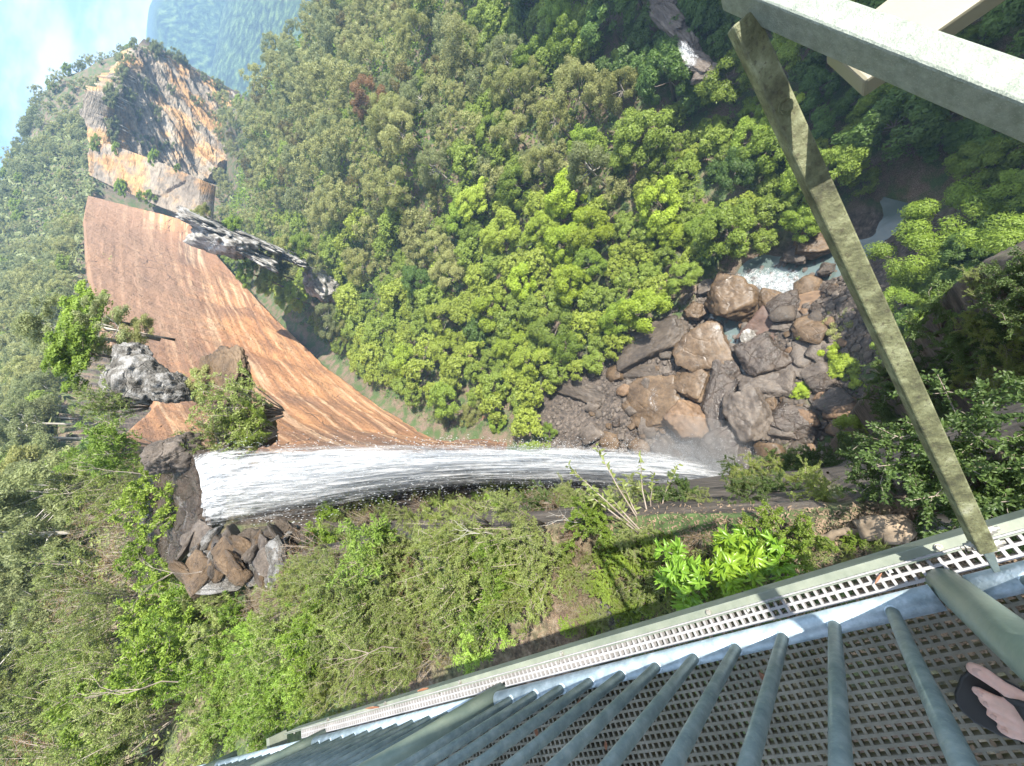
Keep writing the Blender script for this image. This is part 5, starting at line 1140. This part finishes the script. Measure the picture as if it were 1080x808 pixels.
# scribble: a few loose pen strokes lying on the rail's top
mb = MB(); rs = random.Random(3); e1 = dirp; e2 = wv / np.linalg.norm(wv)
for line, (st_, le, of) in enumerate([(.085, .13, .050), (.11, .10, .030)]):
    x = st_
    while x < st_ + le:
        L_ = rs.uniform(.006, .014); pts = [o0 + e1 * (x + L_ * k / 5) + e2 * (of + rs.uniform(-.004, .004)) + ez * .0006 for k in range(6)]; mb.tube(pts, .0006, 4); x += L_ + rs.uniform(.001, .004)
sb = MB(); sb.V = [v - np.array(o0) for v in mb.V]; sb.F = mb.F; sb.n = mb.n; sb.build('scribble', M_['ink'], rail_root)

# ------------------------------------------------------------------ dry leaves and scraps on the deck
def dleaf(u, v, z, L_, W2, ang, mat, label, name='fallen_leaf', tilt=(.2, .1), cat='leaf'):
    p = at_z(u, v, z); V = []; n = 7
    for i in range(n):
        t = i / (n - 1); w_ = W2 * math.sin(math.pi * min(max(t, .03), .97)) ** .8
        for s_ in (-1, 0, 1): V.append((L_ * (t - .5), s_ * w_, .12 * L_ * (t - .5) ** 2 * 2 + abs(s_) * w_ * .35))
    Fc = [(i * 3 + k, i * 3 + k + 1, i * 3 + k + 4, i * 3 + k + 3) for i in range(n - 1) for k in (0, 1)]
    o = obj(name, mesh(name, V, Fc, M_[mat], True)); o.location = p; o.rotation_euler = (tilt[0], tilt[1], ang); s = o.modifiers.new('s', 'SOLIDIFY'); s.thickness = .0006; return tag(o, label, cat)
dleaf(640, 720, .006, .05, .009, -.9, 'dry', 'orange brown dry leaf standing near the top of the deck mesh')
dleaf(611, 744, .006, .045, .010, .2, 'dry', 'orange brown dry leaf between two balusters on the mesh')
dleaf(805, 714, .006, .026, .008, 1.2, 'dry', 'small tan leaf fragment on the mesh right of the middle baluster')
dleaf(446, 727, .03, .06, .006, 1.9, 'dry', 'upright curled orange leaf caught on the edge mesh', tilt=(.1, -1.2))
dleaf(393, 746, .03, .08, .006, 1.6, 'dry', 'second curled orange leaf further along the edge mesh', tilt=(.1, -1.1))
dleaf(926, 610, .008, .035, .003, -.2, 'dry', 'thin brown leaf on the pale edge mesh by the post')
dleaf(615, 775, .006, .04, .008, 2., 'dry', 'pale brown leaf lying low on the mesh between balusters')
dleaf(566, 772, .006, .04, .008, .9, 'dry', 'pale brown leaf at the left end of the deck mesh')
dleaf(639, 786, .006, .03, .006, .4, 'dry', 'tiny tan leaf by the lower balusters')
for i, (u, v) in enumerate([(1025, 788), (1047, 784), (1031, 800), (1054, 797)]): dleaf(u, v, .001, .014, .005, i * 1., 'wood', ['chip of bark on the mesh nearest the deck corner', 'pale bark chip right beside the sandal edge', 'lowest pale bark chip on the mesh', 'bark chip at the lower right of the mesh'][i], 'bark_chip', cat='chip')
dleaf(739.5, 730, -.02, .016, .009, -.7, 'scrap', 'white scrap showing in a mesh hole', 'paper_scrap', (0, 0), 'scrap')
dleaf(747, 729, -.02, .016, .009, -.7, 'scrap', 'right one of the two white scraps in the mesh holes', 'paper_scrap', (0, 0), 'scrap')

# ================================================================== THE PERSON AT THE RAILING
import bmesh
def cones(chains, name, mat, voxel, parent=None, smooth=6):
    """round cones joined and remeshed into one continuous skin"""
    bm = bmesh.new()
    for ch in chains:
        for (p, ra), (q_, rb) in zip(ch[:-1], ch[1:]):
            p, q_ = Vector(p), Vector(q_); n = max(2, int((q_ - p).length / (min(ra, rb) * .35)) + 1)
            n = min(n, 40)
            for i in range(n + 1):
                t = i / n; m = Matrix.Translation(p.lerp(q_, t)) @ Matrix.Scale(ra + (rb - ra) * t, 4); bmesh.ops.create_icosphere(bm, subdivisions=2, radius=1, matrix=m)
    me = bpy.data.meshes.new(name); bm.to_mesh(me); bm.free(); me.materials.append(M_[mat]); o = obj(name, me, parent)
    rm = o.modifiers.new('remesh', 'REMESH'); rm.mode = 'VOXEL'; rm.voxel_size = voxel; rm.use_smooth_shade = True
    if smooth: s = o.modifiers.new('smooth', 'SMOOTH'); s.iterations = smooth; s.factor = .5
    return o
tipsx = [at_z(1028, 706, .030), at_z(1031, 729, .026), at_z(1038, 740, .024), at_z(1045, 753, .022), at_z(1056, 768, .020)]
fx = at_z(1084, 742, .03) - at_z(1036, 718, .03); fx[2] = 0; fx /= np.linalg.norm(fx)       # from the toes to the heel
fy = np.cross(ez, fx); fy = fy if fy @ (tipsx[4] - tipsx[0]) > 0 else -fy
per = empty('person', (0, 0, 0)); mid = (tipsx[0] + tipsx[4]) / 2; heel = mid + fx * .215; heel[2] = .035
PB = np.array([heel[0], heel[1], 0.]); per.location = PB; tag(per, 'person in black flip flops standing at the railing, bare toes showing', 'person')
V3 = lambda p: tuple(np.array(p) - PB)
ch = []; Z0 = .016    # top of the sole
rad_t = [.0150, .0102, .0096, .0092, .0090]
for i, t in enumerate(tipsx):
    t = t.copy(); t[2] = Z0 + rad_t[i] * .9
    ball = mid + fx * (.062 + [-.006, -.004, 0, .006, .014][i]) + fy * ([-.034, -.015, .001, .017, .032][i]); ball[2] = Z0 + .018
    k = t * .55 + ball * .45; k[2] = Z0 + rad_t[i] * 1.5
    back = t + fx * .012; back[2] = Z0 + rad_t[i] * 1.05
    ch.append([(V3(t), rad_t[i]), (V3(back), rad_t[i] * 1.08), (V3(k), rad_t[i] * .95), (V3(ball), .0185)])
    inst = mid + fx * .13 + fy * (-.012 + .006 * i); inst[2] = Z0 + .042; ch.append([(V3(ball), .0185), (V3(inst), .027)])
    if i > 1: ch.append([(V3(k), rad_t[i] * .8), (V3(pk_), rad_t[i] * .8)]); ch.append([(V3(ball), .016), (V3(pb_), .016)])
    pk_, pb_ = k.copy(), ball.copy()
ank = mid + fx * .185 - fy * .004; ank[2] = .10; hl = heel.copy(); hl[2] = Z0 + .028
ins = mid + fx * .13; ins[2] = Z0 + .045
ch.append([(V3(ins), .030), (V3(ank), .036)]); ch.append([(V3(hl), .030), (V3(ank), .036)]); ch.append([(V3(ins), .026), (V3(hl), .028)])
inw = -es
knee = ank + np.array([0, 0, .40]) - fx * .02; hip = ank + np.array([0, 0, .82]) + et * .10 - fx * .0 + inw * .05
body_c = hip + et * .10; body_c[2] = .95
ank2 = ank + et * .26 + inw * .02; knee2 = ank2 + np.array([0, 0, .40]) - fx * .02; hip2 = body_c + et * .10; hip2[2] = hip[2]
def leg(a, k, h): return [[(V3(a), .036), (V3(a * .6 + k * .4 - es * .012), .052), (V3(k), .050), (V3(h), .082)]]
ch += leg(ank, knee, hip) + leg(ank2, knee2, hip2)
# second foot
f2 = ank2 - ank
for c in list(ch[:19]): ch.append([(tuple(np.array(p) + f2), r_) for p, r_ in c])
chest = body_c + np.array([0, 0, .38]); neck = chest + np.array([0, 0, .20]); head = neck + np.array([0, 0, .17]) + es * .03
ch += [[(V3(body_c - et * .07), .11), (V3(body_c + et * .07), .11)], [(V3(body_c), .125), (V3(chest), .135)], [(V3(chest - et * .09), .10), (V3(chest + et * .09), .10)], [(V3(chest + ez * .1), .08), (V3(neck), .052), (V3(head - ez * .05), .052)],
       [(V3(head - ez * .05 + es * .02), .072), (V3(head + ez * .03), .092)], [(V3(head - ez * .02 + es * .10), .012), (V3(head + ez * .01 + es * .085), .010)]]
for sg in (-1, 1):
    sh = chest + et * .17 * sg + ez * .10; el = sh - ez * .27 + es * .03 + et * .04 * sg; wr = el + es * .10 + ez * .23 - et * .03 * sg; hd = wr + ez * .05 + es * .02
    ch.append([(V3(sh), .055), (V3(el), .038), (V3(wr), .026), (V3(hd), .032)])
    for j in range(4): f0 = hd + ez * .03 + et * (.016 * (j - 1.5)); f1_ = f0 + ez * (.035 + .004 * (j in (1, 2))) + es * .01; f2_ = f1_ + ez * .02 + es * .025; ch.append([(V3(f0), .0095), (V3(f1_), .0085), (V3(f2_), .007)])
    th = hd - et * .035 * sg; ch.append([(V3(hd), .014), (V3(th + ez * .02), .011), (V3(th + ez * .045), .009)])
cones(ch, 'body', 'skin', .0042, per, 5)
for i in range(5):      # nails
    t = tipsx[i]; mb = MB(); c = np.array([t[0], t[1], Z0 + rad_t[i] * 1.86]) + fx * .002; bmn = rad_t[i]
    Vn = [c + fx * bmn * .62 * math.cos(a) + fy * bmn * .55 * math.sin(a) - ez * .0012 for a in np.linspace(0, 6.28, 13)[:-1]]; Vt = [v + ez * .0014 for v in Vn]; mb.hexa([v - PB for v in Vn], [v - PB for v in Vt]); mb.build('nail', M_['nail'], per, True)
cones([[(V3(body_c - ez * .02), .150), (V3(body_c + ez * .04), .150)], [(V3(hip), .105), (V3(knee + ez * .12), .085)], [(V3(hip2), .105), (V3(knee2 + ez * .12), .085)]], 'shorts', 'cloth', .012, per, 3)
cones([[(V3(body_c + ez * .03), .145), (V3(chest), .155)], [(V3(chest - et * .11), .12), (V3(chest + et * .11), .12)]] + [[(V3(chest + et * .17 * g + ez * .1), .072), (V3(chest + et * .20 * g - ez * .08), .055)] for g in (-1, 1)], 'shirt', 'shirt', .012, per, 3)
cones([[(V3(head + ez * .035 - es * .02), .100), (V3(head + ez * .0 - es * .04), .092)]], 'hair', 'hair', .01, per, 2)
# flip flops
def flip(off, parent):
    out = []; prof = [(-.030, .022), (-.024, .040), (-.012, .052), (.01, .061), (.05, .059), (.10, .046), (.16, .038), (.21, .040), (.245, .034), (.262, .018)]
    skew = .008
    for s_, flip_ in ((-1, 0), (1, 1)):
        pr = prof if s_ < 0 else prof[::-1]
        for (x, w_) in pr: out.append(mid + fx * (x - .012) + fy * (s_ * w_ + skew * (x < .1)) + off)
    lo = [np.array([p[0], p[1], .0015]) - PB for p in out]; hi = [np.array([p[0], p[1], .0155]) - PB for p in out]
    mb = MB(); mb.hexa(lo, hi); so_ = mb.build('flip_flop', M_['rubber'], parent, False, .004)
    plug = tipsx[0] * .5 + tipsx[1] * .5 + fx * .040 + off; plug[2] = Z0 + .014; k2 = plug + fx * .02; k2[2] = Z0 + .034
    s1 = mid + fx * .105 - fy * .048 + off; s1[2] = Z0; s2 = mid + fx * .105 + fy * .048 + off; s2[2] = Z0
    m1 = k2 * .5 + s1 * .5; m1[2] = Z0 + .046; m2 = k2 * .5 + s2 * .5; m2[2] = Z0 + .046
    mb = MB(); mb.tube([x - PB for x in (plug - ez * .012, plug, k2, m1, s1)], [.005, .006, .011, .012, .009], 10); mb.tube([x - PB for x in (k2, m2, s2)], [.011, .012, .009], 10)
    mb.build('strap', M_['rubber'], so_, True)
flip(np.zeros(3), per); flip(f2, per)

# ================================================================== AIR
if HAZE:
    hz = MB(); hz.box((600, 900, 240), (3400, 0, 0), (0, 3400, 0), (0, 0, 560)); m = bpy.data.materials.new('haze'); m.use_nodes = True; nt = m.node_tree; nt.nodes.remove(nt.nodes['Principled BSDF'])
    v = N(nt, 'ShaderNodeVolumePrincipled'); v.inputs['Color'].default_value = (.38, .64, 1, 1); v.inputs['Density'].default_value = HAZE; v.inputs['Anisotropy'].default_value = .0
    nt.links.new(v.outputs[0], nt.nodes['Material Output'].inputs['Volume']); o = hz.build('haze', m); tag(o, kind='stuff')
